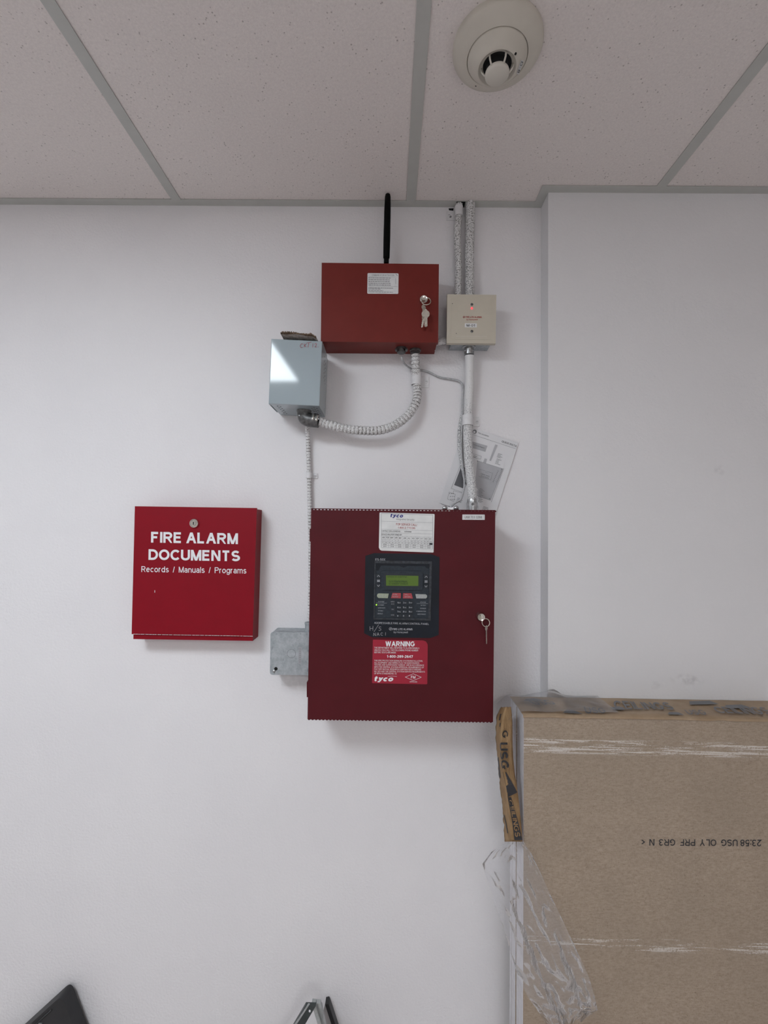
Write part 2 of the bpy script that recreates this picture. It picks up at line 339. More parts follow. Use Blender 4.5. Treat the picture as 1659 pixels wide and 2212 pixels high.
def glyphs(s, bold=0.0, shear=0.0):
    k = (s, bold, shear)
    if k in _glyph: return _glyph[k]
    t_ = .115+bold*2.9; x = 0; vs, fs, lay = [], [], []
    for ch in s:
        if ch == ' ': x += .30; continue
        w_, st_ = FONT[ch]
        for pl0 in st_:
            pl = [q for k_, q in enumerate(pl0) if not k_ or math.hypot(q[0]-pl0[k_-1][0], q[1]-pl0[k_-1][1]) > 1e-4]
            if ch in 'AMNVWXYZK47vwyk':        # straight-stroke letters: each stroke cut off flush at cap height and baseline
                for (p, q) in zip(pl, pl[1:]):
                    steep = abs(q[1]-p[1]) > .3*abs(q[0]-p[0])
                    yy = lambda v: (0 if v == 0 else v*(1-t_)+t_ if v in (1, .72) else t_/2+v*(1-t_)) if steep else t_/2+v*(1-t_)
                    a = Vector((x+t_/2+p[0], yy(p[1]))); b = Vector((x+t_/2+q[0], yy(q[1]))); d = (b-a).normalized(); nn = Vector((-d.y, d.x))*t_/2; base = len(vs)
                    for end, raw, sg in ((a, p, -1), (b, q, 1)):
                        for side in (nn, -nn):
                            e2 = end+side
                            if steep and raw[1] in (0, 1, .72): e2 = e2+d*((end.y-e2.y)/d.y)
                            elif not steep and ch != 'A': e2 = e2+d*sg*t_/2
                            e2.x = min(max(e2.x, x), x+w_+t_)
                            vs.append((e2.x+shear*e2.y, e2.y))
                    fs.append((base, base+1, base+3, base+2)); lay += [len(fs) % 5]*(len(vs)-len(lay))
                continue
            pts = [(x+t_/2+px, t_/2+py*(1-t_) if py >= 0 else t_/2+py) for px, py in pl]
            closed = abs(pts[0][0]-pts[-1][0])+abs(pts[0][1]-pts[-1][1]) < 1e-6
            n = len(pts); base = len(vs)
            for i in range(n):
                a = pts[i-1] if i else (pts[-2] if closed else pts[0]); b = pts[i]; c = pts[i+1] if i < n-1 else (pts[1] if closed else pts[-1])
                d1 = Vector((b[0]-a[0], b[1]-a[1])); d2 = Vector((c[0]-b[0], c[1]-b[1]))
                d1 = d1.normalized() if d1.length > 1e-9 else d2.normalized(); d2 = d2.normalized() if d2.length > 1e-9 else d1
                m = Vector((-(d1.y+d2.y), d1.x+d2.x)); m = m.normalized() if m.length > 1e-6 else Vector((-d1.y, d1.x))
                L = t_/2/max(.38, m.dot(Vector((-d1.y, d1.x))))
                ya, yb = b[1]+m.y*L, b[1]-m.y*L
                if not closed and i in (0, n-1) and abs(d1.y) > .7 and pl[i][1] in (0, 1, .72):
                    ya = yb = 0 if pl[i][1] == 0 else pl[i][1]*(1-t_)+t_
                vs += [(b[0]+m.x*L+shear*ya, ya), (b[0]-m.x*L+shear*yb, yb)]
            fs += [(base+2*i, base+2*i+1, base+2*i+3, base+2*i+2) for i in range(n-1)]; lay += [st_.index(pl0)]*(len(vs)-len(lay))
        x += w_+t_+.115-.035*(t_ > .16)
    xs_ = [v[0] for v in vs]; ys_ = [v[1] for v in vs]; x0, x1, y0, y1 = min(xs_), max(xs_), min(ys_), max(ys_)
    _glyph[k] = ([((a-x0)/(x1-x0), (b-y0)/max(1e-6, y1-y0)) for a, b in vs], fs, lay)
    return _glyph[k]
def textmap(bm, s, fn, bold=0, shear=0):
    vs, fs, lay = glyphs(s, bold, shear)
    b = []
    for (u, v), k in zip(vs, lay):      # overlapping strokes lie as separate coats, 0.04 mm apart
        p = fn(u, v); b.append(bm.verts.new(p+(CAM-p).normalized()*.00004*k))
    for f in fs:
        try: bm.faces.new([b[i] for i in f])
        except ValueError: pass
def text(bm, s, x0, y0, x1, y1, Y, slope=SL, bold=0, shear=0, rot=False):
    def fn(u, v):
        if rot: u, v = 1-u, 1-v
        return P(x0+u*(x1-x0)-SL*(1-v)*(y1-y0), y1-v*(y1-y0)+slope*u*(x1-x0), Y)
    textmap(bm, s, fn, bold, shear)
def bars(bm, x0, x1, y, h, Y, slope=SL, fill=1.0):
    """print too small to read: word-long dashes"""
    x = x0; end = x0+(x1-x0)*fill
    while x < end-1:
        L = min(random.uniform(2.2, 6.5), end-x)
        flat(bm, [(x, y+slope*(x-x0)), (x+L, y+slope*(x+L-x0)), (x+L, y+h+slope*(x+L-x0)), (x, y+h+slope*(x-x0))], Y); x += L+.9
def disc(bm, px, py, Y, r, y1=None, seg=20, ratio=1):
    c = P(px, py, Y)
    pts = [c+Vector((r*math.cos(2*math.pi*i/seg), 0, r*ratio*math.sin(2*math.pi*i/seg))) for i in range(seg)]
    if y1 is None: bm.faces.new([bm.verts.new(p) for p in pts])
    else: prism(bm, pts, y1)
def ringflat(bm, px, py, Y, r0, r1, seg=28, y1=None):
    c = P(px, py, Y); a = []
    for i in range(seg):
        d = Vector((math.cos(2*math.pi*i/seg), 0, math.sin(2*math.pi*i/seg))); a.append((bm.verts.new(c+d*r0), bm.verts.new(c+d*r1)))
    for i in range(seg):
        p, q = a[i], a[(i+1) % seg]; bm.faces.new((p[0], p[1], q[1], q[0]))
def spline(pts, n=12):
    pts = [Vector(p) for p in pts]; out = []
    for i in range(len(pts)-1):
        p0 = pts[max(i-1, 0)]; p1 = pts[i]; p2 = pts[i+1]; p3 = pts[min(i+2, len(pts)-1)]
        for k in range(n):
            u = k/n
            out.append(.5*((2*p1)+(p2-p0)*u+(2*p0-5*p1+4*p2-p3)*u*u+(3*p1-p0-3*p2+p3)*u**3))
    return out+[pts[-1]]
def resample(pts, step):
    L = [0]
    for a, b in zip(pts, pts[1:]): L.append(L[-1]+(b-a).length)
    n = max(2, int(L[-1]/step)); out = []; j = 0
    for i in range(n+1):
        s = L[-1]*i/n
        while j < len(L)-2 and L[j+1] < s: j += 1
        f = (s-L[j])/max(1e-9, L[j+1]-L[j]); out.append(pts[j].lerp(pts[j+1], min(1, f)))
    return out
def tube(bm, pts, r, seg=12, rad=None, cap=True, pitch=None):
    t0 = (pts[1]-pts[0]).normalized(); n = t0.orthogonal().normalized(); rings = []; s = 0
    for i, p in enumerate(pts):
        a = pts[max(0, i-1)]; b = pts[min(len(pts)-1, i+1)]; tt = (b-a).normalized()
        n = (n-tt*n.dot(tt)).normalized(); m = tt.cross(n)
        if i: s += (p-pts[i-1]).length
        rings.append([bm.verts.new(p+(n*math.cos(2*math.pi*k/seg)+m*math.sin(2*math.pi*k/seg))*(rad(s, 2*math.pi*k/seg) if rad else r)) for k in range(seg)])
    Ls = [0]
    for a, b in zip(pts, pts[1:]): Ls.append(Ls[-1]+(b-a).length)
    for q, (a, b) in enumerate(zip(rings, rings[1:])):
        ph = ((Ls[q]+Ls[q+1])/2/pitch) % 1 if pitch else 0
        for k in range(seg):
            f = bm.faces.new((a[k], a[(k+1) % seg], b[(k+1) % seg], b[k]))
            if pitch and .66 < ph < .86: f.material_index = 1
    if cap: bm.faces.new(rings[0][::-1]); bm.faces.new(rings[-1])
    return bm
def lathe(bm, c, axis, prof, seg=24):
    axis = Vector(axis).normalized(); n = axis.orthogonal().normalized(); m = axis.cross(n); rings = []
    for r, h in prof:
        if r < 1e-6: rings.append([bm.verts.new(Vector(c)+axis*h)])
        else: rings.append([bm.verts.new(Vector(c)+axis*h+(n*math.cos(2*math.pi*k/seg)+m*math.sin(2*math.pi*k/seg))*r) for k in range(seg)])
    for a, b in zip(rings, rings[1:]):
        for k in range(seg):
            k2 = (k+1) % seg
            if len(a) == 1 and len(b) == 1: continue
            if len(a) == 1: bm.faces.new((a[0], b[k], b[k2]))
            elif len(b) == 1: bm.faces.new((a[k], a[k2], b[0]))
            else: bm.faces.new((a[k], a[k2], b[k2], b[k]))
    return bm
FR = (0, -1, 0)     # out of the wall, into the room

# ------------------------------------------------------------------ room shell
CZ = PZ(600, 446, 0).z if False else P(600, 445.5, 0).z       # ceiling height where it meets the wall
XL, XR, YB = -2.1, 2.3, -3.9
XB = P(1184, 900, -.055).x                                     # left edge of the shallow bump-out
def struct(name, bm, mat, parent=None): return obj(name, bm, mat, parent, kind=None if parent else 'structure')
bm = BM(); box(bm, XL-.1, XR+.1, 0, .1, 0, CZ+.25); wb = struct('wall_back', bm, M['wall'])
bm = BM(); box(bm, XB, XR+.1, -.055, 0, 0, CZ+.25); bev(bm, .0015, 2); struct('wall_right', bm, M['bump'])
bm = BM(); box(bm, XL-.1, XL, YB, 0, 0, CZ+.25); struct('wall_left', bm, M['room'])
bm = BM(); box(bm, XR, XR+.1, YB, -.055, 0, CZ+.25); struct('wall_east', bm, M['room'])
bm = BM(); box(bm, XL-.1, XR+.1, YB-.1, YB, 0, CZ+.25); struct('wall_front', bm, M['room'])
bm = BM(); box(bm, XL-.1, XR+.1, YB-.1, .1, -.05, 0); struct('floor', bm, M['floor'])
bm = BM(); box(bm, XL-.1, XR+.1, YB-.1, .1, CZ+.2, CZ+.25); ceil = struct('ceiling', bm, M['room'])
TX0 = P(366, 428, 0).x; TX0 = -.565
TX1 = .044; P24 = TX1-TX0
TW, TH = .024, .0015
xs = [TX1+P24*k for k in range(-4, 5)]
ys = [0, -1.07, -1.07-.61, -1.07-1.22, -1.07-1.83, -1.07-2.44, YB]
# main tees
for x in xs:
    if XL < x < XR:
        bm = BM(); y0 = -.0225 if x < XB else -.0775
        box(bm, x-TW/2, x+TW/2, YB, y0, CZ, CZ+TH); box(bm, x-.001, x+.001, YB, y0, CZ+TH, CZ+.035); struct('tee', bm, M['tee'], ceil)
cells = [(max(a+TW/2, XL), min(b-TW/2, XR)) for a, b in zip(xs, xs[1:])]
cells = [(XL, xs[[i for i, x in enumerate(xs) if x > XL][0]]-TW/2)] + [c_ for c_ in cells if c_[1] > c_[0] and c_[0] > XL] if xs[0] < XL else cells
LAMPS = []
for (a, b) in cells:
    for j, (ya, yb) in enumerate(zip(ys, ys[1:])):
        if j: bm = BM(); box(bm, a, b, ya-TW/2, ya+TW/2, CZ, CZ+TH); struct('cross_tee', bm, M['tee'], ceil)
        near = j == 1 and abs(b-(TX0-TW/2)) < .01
        far = j == 4 and abs(a-(TX1+TW/2)) < .01
        if near or far: LAMPS.append((a, b, yb, ya, near)); continue
        bm = BM(); top = ya-(TW/2 if j else 0)
        if j == 0 and b > XB: top = -.055 if a > XB else top
        if j == 0 and a < XB < b:      # tile notched round the bump-out corner
            prism(bm, [Vector((a, 0, 0))], 0) if False else None
            pts = [(a-.008, yb-.008), (b+.008, yb-.008), (b+.008, -.0555), (XB-.0005, -.0555), (XB-.0005, -.0005), (a-.008, -.0005)]
            va = [bm.verts.new((x, y, CZ+.0022)) for x, y in pts]; vb = [bm.verts.new((x, y, CZ+.016)) for x, y in pts]
            bm.faces.new(va); bm.faces.new(vb)
            for i in range(6): bm.faces.new((va[i], va[(i+1) % 6], vb[(i+1) % 6], vb[i]))
        else: box(bm, a-.008, b+.008, yb-.004, top-.0005, CZ+.0022, CZ+.016)
        obj('ceiling_tile', bm, M['tile'], ceil)
# wall angle
for nm, (x0, x1, y0, y1) in {'trim_1': (XL, XB-.022, -.0225, 0), 'trim_2': (XB-.022, XB, -.0775, 0), 'trim_3': (XB, XR, -.0775, -.055)}.items():
    bm = BM(); box(bm, x0, x1, y0, y1, CZ-.0004*(nm == 'trim_2'), CZ+TH)
    struct(nm, bm, M['tee'])
# ceiling lights out of view: one reflects in the grey box, one is added fill
for (a, b, y0, y1, near) in LAMPS:
    L = thing('ceiling_light', ((a+b)/2, (y0+y1)/2, CZ), 'recessed square ceiling light panel ' + ('nearest the wall, left of the smoke detector' if near else 'added as unseen fill light far behind the viewer'), 'light')
    bm = BM(); box(bm, a, b, y0+TW/2, y1-TW/2, CZ+.004, CZ+.008); obj('lens', bm, M['lamp_near' if near else 'lamp_fill'], L)
    bm = BM(); box(bm, a, b, y0+TW/2, y1-TW/2, CZ+.010, CZ+.07); obj('housing', bm, M['tee'], L)

# ------------------------------------------------------------------ document cabinet
Yd = -.051
T = thing('document_cabinet', P(420, 1380, 0), 'bright red metal document cabinet with white lettering, left of the control panel', 'cabinet')
bm = BM(); plate(bm, [(293.5, 1097), (554.5, 1100), (546, 1384.5), (288, 1380.5)], Yd+.004, -.0005); bev(bm, .0012, 2); obj('body', bm, M['docred'], T)
bm = BM(); plate(bm, [(291.3, 1093.5), (554.8, 1097.4), (546, 1374), (284.3, 1369.8)], Yd, Yd+.0042); bev(bm, .0012, 2); door = obj('door', bm, M['docred'], T)
bm = BM()
x = 288.0
while x < 541:
    L = random.uniform(3, 9); yy = 1369.3+(x-288)*.0175
    flat(bm, [(x, yy), (x+L, yy+.02*L), (x+L, yy+1.1), (x, yy+1.1)], Yd-.0005); x += L+random.uniform(.4, 2.2)
obj('hinge_edge', bm, M['chip'], T, label='worn pale hinge edge')
bm = BM(); e = Yd-.0004
text(bm, 'FIRE ALARM', 326.5, 1148.7, 514.2, 1172, e, .018, .032); obj('lettering', bm, M['white'], T, label='white lettering', kind='stuff'); bm = BM()
text(bm, 'DOCUMENTS', 321, 1186.3, 518.8, 1209.4, e, .016, .032); obj('lettering', bm, M['white'], T, label='white lettering', kind='stuff'); bm = BM()
text(bm, 'Records  /  Manuals  /  Programs', 305.5, 1223, 532.3, 1239, e, .0145, .006)
flat(bm, [(333.8, 1275), (335, 1275), (334.8, 1280), (333.6, 1280)], e)
obj('lettering', bm, M['white'], T, label='white lettering')
c = P(420.3, 1130.5, Yd)
bm = BM(); lathe(bm, c, FR, [(.0118, 0), (.0118, .002), (.0105, .005), (.0085, .0062), (.0080, .0052), (.0060, .0052), (.0055, .0064), (0, .0064)], 28)
lk = obj('lock', bm, M['chrome'], T, True, autosm=.6, label='round chrome lock')
bm = BM(); q = c+Vector((0, -.0066, 0)); box(bm, q.x-.0009, q.x+.0009, q.y-.0002, q.y, q.z-.0035, q.z+.0035); obj('keyhole', bm, M['void'], lk)

# ------------------------------------------------------------------ fire alarm control panel
Yp = -.120
T = thing('fire_alarm_control_panel', P(865, 1559, -.06), 'large dark red fire alarm control panel with keypad window and stickers', 'control panel')
bm = BM(); plate(bm, [(677, 1107), (1064, 1111), (1060, 1556), (669, 1551)], Yp+.016, -.0008); obj('cabinet_body', bm, M['maroon'], T)
DQ = [(672.2, 1101.6), (1070, 1105.0), (1065, 1560), (664.2, 1554)]
bm = BM(); plate(bm, DQ, Yp, Yp+.0155); bev(bm, .0012, 2); obj('door', bm, M['maroon'], T)
bm = BM()
plate(bm, [(672.3, 1098.0), (1070, 1101.8), (1070, 1103.6), (672.3, 1099.8)], Yp+.001, Yp+.003)
x = 672.3
while x < 1068:
    yy = 1099.2+(x-672.3)*.0093
    wv = 3.6 if x < 965 else 7.0
    plate(bm, [(x, yy), (x+wv, yy), (x+wv, yy+3.4), (x, yy+3.4)], Yp+.001, Yp+.003); x += 7.7
x = 665.0
while x < 1062:
    yy = 1553.5+(x-664)*.0150
    plate(bm, [(x, yy), (x+5.2, yy), (x+4.2, yy+1.9), (x+1, yy+1.9)], Yp+.002, Yp+.008); x += 7.7
obj('perforated_edge', bm, M['maroon'], T)
for (x0, y0, x1, y1) in ((668.8, 1142, 673.5, 1170), (662.6, 1474, 667, 1506)):
    bm = BM(); plate(bm, [(x0, y0), (x1, y0), (x1, y1), (x0, y1)], Yp+.004, Yp+.03)
    bev(bm, .0008, 1); obj('hinge', bm, M['maroon'], T)
# service sticker
Ys = Yp-.0006
bm = BM(); plate(bm, [(819.8, 1108.2), (821.0, 1107.0), (937.5, 1110.3), (938.9, 1111.6), (936.6, 1192.6), (935.2, 1193.6), (824, 1189.4), (820.4, 1187.2), (818.4, 1182.6)], Ys, Yp)
stk = obj('service_sticker', bm, M['ivlabel'], T, label='white service record sticker')
e = Ys-.0003; s34 = .032
bm = BM()
def hl(y, a=823.4, b=934.4, wv=.55): flat(bm, [(a, y), (b, y+s34*(b-a)), (b, y+wv+s34*(b-a)), (a, y+wv)], e)
def vl(x, y0, y1, wv=.5):
    dy = s34*(x-823.4); flat(bm, [(x, y0+dy), (x+wv, y0+dy), (x+wv, y1+dy), (x, y1+dy)], e)
for y in (1108.6, 1125.6, 1142.6, 1150, 1156.8, 1164.6, 1168.8, 1173.6, 1177.4, 1182.4): hl(y, wv=.9 if y < 1109 else .5)
vl(823.4, 1108.6, 1182.5, .8); vl(934.2, 1108.2, 1182.5, .8)
mx = [823.4+111*k/12 for k in range(13)]
for k in range(1, 12): vl(mx[k], 1156.8, 1164.6)
for k in range(1, 16): vl(823.4+111*k/16, 1164.6, 1173.6, .4)
for k in range(1, 7): vl(823.4+111*k/7, 1173.6, 1182.4, .4)
obj('ruled_lines', bm, M['lightink'], stk)
bm = BM()
def st(s, x0, y0, x1, y1, bold=.012, sh=0): text(bm, s, x0, y0+0, x1, y1, e, s34, bold, sh)
st('CONTRACTORS LICENSE NO:', 823.6, 1145.0, 865, 1148.4); st('CA701908', 873.5, 1146.6, 888.5, 1149.8, .02)
st('SERVICE WAS PERFORMED BY:', 823.6, 1152.4, 868.5, 1155.6)
for k, s in enumerate('JAN FEB MAR APR MAY JUN JUL AUG SEP OCT NOV DEC'.split()):
    st(s, mx[k]+1.7, 1159.2+s34*(mx[k]-823.4), mx[k]+7.4, 1162.4+s34*(mx[k]-823.4))
for r_ in range(2):
    for k in range(16):
        if r_ == 1 and k == 15: continue
        xx = 823.4+111*k/16; yy = (1165.8, 1170.2)[r_]+s34*(xx-823.4); n_ = k+1+16*r_
        st(str(n_), xx+(2.6 if n_ < 10 else 1.9), yy, xx+(4 if n_ < 10 else 5.2), yy+2.2)
for r_ in range(2):
    for k in range(7):
        xx = 823.4+111*k/7; yy = (1174.4, 1178.8)[r_]+s34*(xx-823.4); st(str(2010+k+7*r_), xx+4.2, yy, xx+11.4, yy+2.5)
flat(bm, [(927.6, 1172.9), (934.2, 1173.1), (934.1, 1177), (927.5, 1176.8)], e)
obj('lettering', bm, M['ink'], stk)
bm = BM(); st('tyco', 843.4, 1109.6, 871, 1118.8, .05, .25); obj('logo', bm, M['blueink'], stk)
bm = BM(); st('Integrated Security', 856, 1119.6, 895.5, 1124.4, 0, .25); obj('lettering', bm, M['greyink'], stk)
bm = BM(); st('FOR SERVICE CALL:', 855.7, 1130, 901.2, 1134.8); st('1-800-2-TYCOIS', 859.8, 1137.3, 897, 1141.8); obj('lettering', bm, M['redink'], stk)
# number label
bm = BM(); plate(bm, roundpx(998.9, 1111.3, 1047.2, 1122.8, 1, .006), Ys, Yp); nl = obj('number_label', bm, M['label'], T, label='white number label')
bm = BM(); text(bm, 'U68 703 3288', 1004, 1114.4, 1041.2, 1119.6, Ys-.0003, .006); obj('lettering', bm, M['ink'], nl)
# display module
OCT = [(789.2, 1200.8), (808.2, 1194.9), (930.8, 1197), (949.3, 1203.6), (947.6, 1371.6), (929.5, 1378.2), (804, 1376.8), (786.5, 1368)]
HOLE = [(811.5, 1216.6), (927.6, 1218.4), (924.8, 1336.2), (809.8, 1334.8)]
Yo = Yp-.0012; Yr = Yp+.006
mod = None
bm = BM()
vo_ = [bm.verts.new(P(x, y, Yo)) for x, y in OCT]
vi = [bm.verts.new(P(x, y, Yo)) for x, y in HOLE]
br = [bm.verts.new((v.co.x, Yp, v.co.z)) for v in vo_]
for f in ((0, 1, 2, 3, 'b', 'a'), (3, 4, 'c', 'b'), (4, 5, 6, 7, 'd', 'c'), (7, 0, 'a', 'd')):
    bm.faces.new([vi['abcd'.index(i)] if isinstance(i, str) else vo_[i] for i in f])
for i in range(8): bm.faces.new((vo_[i], br[i], br[(i+1) % 8], vo_[(i+1) % 8]))
mod = obj('keypad_overlay', bm, M['navy'], T, label='near-black navy overlay around the keypad')
bm = BM()
OUT = [(809.1, 1210.8), (933, 1212.8), (930.3, 1340.6), (806.6, 1338)]
a = [bm.verts.new(P(x, y, Yo-.0022)) for x, y in OUT]; a2 = [bm.verts.new((v.co.x, Yo, v.co.z)) for v in a]
b = [bm.verts.new(P(x, y, Yo-.0022)) for x, y in HOLE]; b2 = [bm.verts.new((v.co.x, Yo+.0004, v.co.z)) for v in b]
for i in range(4):
    j = (i+1) % 4; bm.faces.new((a[i], a[j], b[j], b[i])); bm.faces.new((a[i], a[j], a2[j], a2[i])); bm.faces.new((b[i], b[j], b2[j], b2[i]))
obj('window_frame', bm, M['navdirt'], mod, label='scuffed dark frame')
Yk = Yo-.0006
bm = BM(); plate(bm, [(811, 1216), (928, 1218), (925.2, 1336.8), (809.3, 1335.4)], Yk, Yk+.0005); obj('face_plate', bm, M['slate'], mod)
bm = BM(); plate(bm, [(812.2, 1217), (927.2, 1218.8), (927, 1228), (921, 1227.6), (918, 1223), (880, 1222.6), (872, 1226), (862, 1222.4), (823, 1221.8), (818, 1232), (812, 1232)], Yk-.0004, Yk)
obj('dark_strip', bm, M['navy'], mod)
bm = BM()
ho = roundpx(823, 1233, 913.5, 1274, 5, .010); hi_ = [(832.6, 1242), (904.6, 1243.2), (904, 1266.4), (833, 1265.6)]
plate(bm, ho, Yk-.003, Yk); bev(bm, .0012, 2, .9); obj('screen_bezel', bm, M['slate'], mod)
bm = BM(); plate(bm, [(829.5, 1238.5), (907.8, 1239.8), (907, 1269.2), (830, 1268.4)], Yk-.0033, Yk-.003); obj('screen_surround', bm, M['key'], mod)
bm = BM(); plate(bm, [(833.7, 1242.8), (903.9, 1244), (903.6, 1265.8), (834, 1265.2)], Yk-.0036, Yk-.0033); scr = obj('screen', bm, M['lcd'], mod, label='backlit green display')
bm = BM(); e = Yk-.0039
text(bm, 'OPEN 11-04PPM', 835.6, 1244.2, 878.5, 1247.4, e, .008, .01)
text(bm, 'SYSTEM NORMAL', 840.2, 1254, 881, 1258.4, e, .004, .02); text(bm, 'STANDBY 010824', 840.2, 1259.2, 881, 1262.8, e, .004, .02)
obj('lettering', bm, M['lcdink'], mod)
def key(px, m, name='button', lab=None, dy=.0022):
    bm = BM(); plate(bm, px, Yk-dy, Yk); bev(bm, .0005, 1, .9); return obj(name, bm, m, mod, label=lab)
for (cx, cy) in ((817.5, 1244.2), (817.5, 1254.8), (817.4, 1265.4), (920.6, 1245.9), (920.4, 1256.2), (920.2, 1266.8)):
    key(roundpx(cx-4.6, cy-4.7, cx+4.6, cy+4.7, 1.2, .01), M['key'], 'scroll_button')
key([(817.5, 1282), (839.7, 1282.3), (837.8, 1292.2), (818, 1291.8), (815.4, 1290), (814.2, 1287), (815.2, 1283.6)], M['lime'], lab='pale green acknowledge button')
key([(848, 1281), (865.9, 1281.3), (865.6, 1292.5), (844.5, 1292.2)], M['redbtn'], lab='red alarm button')
key([(870.8, 1281.4), (888.8, 1281.6), (892, 1292.8), (870.4, 1292.6)], M['redbtn'], lab='red drill button')
key([(897.2, 1283.4), (919.4, 1283.8), (922.4, 1286), (922.6, 1290), (920, 1292.9), (899.4, 1292.7)], M['greybtn'], lab='grey reset button')
cols, rows = (861.9, 874.4, 886.9), (1301.8, 1312.0, 1321.3, 1330.3)
for ry in rows:
    for cx in cols:
        key(roundpx(cx-4.9, ry-3.4, cx+4.9, ry+3.4, .8, .01), M['key'])
for (cy, hh) in ((1302.6, 5.4), (1316.4, 4.2), (1328.7, 4.2)):
    key(roundpx(848.4-5, cy-hh, 848.4+5, cy+hh, .8, .01), M['key'])
bm = BM(); e = Yk-.0025; e0 = Yk-.0003
for cx, cy in ((817.5, 1244.2), (920.6, 1245.9)): ribbon(bm, [(cx-2.6, cy+1.6), (cx, cy-1.6), (cx+2.6, cy+1.6)], .9, e)
for cx, cy in ((817.4, 1265.4), (920.2, 1266.8)): ribbon(bm, [(cx-2.4, cy-1.5), (cx, cy+1.5), (cx+2.4, cy-1.5)], .9, e)
for cx, cy in ((817.5, 1254.8), (920.4, 1256.2)):
    flat(bm, [(cx-3, cy-2), (cx+3, cy-2), (cx+3, cy-.5), (cx-3, cy-.5)], e); flat(bm, [(cx-3, cy+.6), (cx+3, cy+.6), (cx+3, cy+2), (cx-3, cy+2)], e)
for k, ry in enumerate(rows):
    for j, cx in enumerate(cols):
        s = '123456789*0#'[k*3+j]
        text(bm, s, cx-3.6, ry-1.7, cx-1.6, ry+1.7, e, SL, .02)
        if k < 3: text(bm, ('QZ', 'ABC', 'DEF', 'GHI', 'JKL', 'MNO', 'PRS', 'TUV', 'WXY')[k*3+j], cx-.8, ry-.6, cx+3.6, ry+1.5, e, SL, .01)
text(bm, 'MENU', 844.4, 1298.8, 852.4, 1300.6, e); text(bm, 'BACK', 845, 1303.8, 851.8, 1305.6, e); text(bm, 'ESC', 846.2, 1315.4, 851, 1317.4, e); text(bm, 'ENTER', 844.8, 1327.6, 851.6, 1329.6, e)
obj('lettering', bm, M['pale'], mod)
bm = BM()
text(bm, 'SYSTEM', 816.9, 1298.4, 829.6, 1300.9, e0); flat(bm, [(812.5, 1302.2), (836, 1302.6), (836, 1303), (812.5, 1302.6)], e0)
text(bm, 'AC POWER', 816.9, 1305.7, 829.4, 1308.2, e0); text(bm, 'SUPERVISORY', 816.4, 1312.0, 832.6, 1314.2, e0)
text(bm, 'TROUBLE', 816.4, 1318.2, 827.4, 1320.4, e0); text(bm, 'DISABLED', 815.8, 1324.4, 826.8, 1326.6, e0)
text(bm, 'STATUS', 907.5, 1299.6, 919.6, 1302, e0); flat(bm, [(900, 1303.4), (925, 1303.9), (925, 1304.3), (900, 1303.8)], e0)
text(bm, 'BATTERY', 909, 1306.6, 920, 1308.8, e0); text(bm, 'DISABLED', 907.8, 1313, 920, 1315.2, e0)
text(bm, 'COMMUNICATION', 899.3, 1319.3, 920, 1321.5, e0); text(bm, 'MAINTENANCE', 902, 1325.5, 919.4, 1327.7, e0)
text(bm, 'ACK', 818.8, 1285.4, 827.2, 1288.6, e); ribbon(bm, [(830.4, 1287.2), (831.6, 1289), (834, 1285.2)], .7, e)
text(bm, 'RESET', 903.8, 1286.8, 917, 1290.2, e)
text(bm, 'ALARM', 847.8, 1283, 858, 1285.4, e); text(bm, 'SILENCE', 847.6, 1287.6, 860.2, 1290, e)
text(bm, 'DRILL', 874, 1283.4, 882.4, 1285.6, e); text(bm, 'SIGNAL', 874, 1288, 887.6, 1290.2, e)
e1 = Yo-.0004
text(bm, 'ADDRESSABLE FIRE ALARM CONTROL PANEL', 808.4, 1343.4, 926.4, 1347.4, e1, .022, .006)
text(bm, 'FIRE-LITE ALARMS', 848.2, 1357, 891.2, 1361.2, e1, .006, .02); text(bm, 'by Honeywell', 850.6, 1363.6, 880.9, 1368.4, e1, .012)
text(bm, 'ES-50X', 810.8, 1206.2, 832.4, 1211, e1, .004, .01)
ringflat(bm, 843.6, 1358.4, e1, .0028, .0035); ribbon(bm, [(842, 1360), (843.4, 1357.2), (844.2, 1359.2), (845.6, 1356.8)], .7, e1)
obj('lettering', bm, M['pale'], mod)
bm = BM()
for s in ([(799.2, 1353.2), (799.4, 1362.2)], [(799.4, 1357.9), (805.6, 1357.2)], [(805.8, 1352.4), (805.4, 1362)], [(817.6, 1349.8), (808, 1364.6)],
          [(823.2, 1354.4), (820.4, 1353.8), (818.4, 1355.6), (819.6, 1357.4), (822.6, 1358.4), (823, 1360.6), (820.4, 1362.2), (818, 1361.8)],
          [(806.6, 1373.8), (807.4, 1367.4), (811, 1373.4), (811.8, 1366.8)], [(814, 1373.6), (816.6, 1366.6), (819, 1373)], [(815, 1371), (818.4, 1370.4)],
          [(827, 1367.4), (824, 1366.8), (822.4, 1369.4), (823.4, 1372.2), (826.8, 1372.4)], [(832.8, 1366.2), (832.6, 1372.4)]): ribbon(bm, s, .75, e1)
obj('handwriting', bm, M['lightink'], mod)
bm = BM(); disc(bm, 813.2, 1306.6, Yk-.0012, .0017, Yk, 12); obj('indicator_light', bm, M['greenled'], mod, label='lit green power indicator')
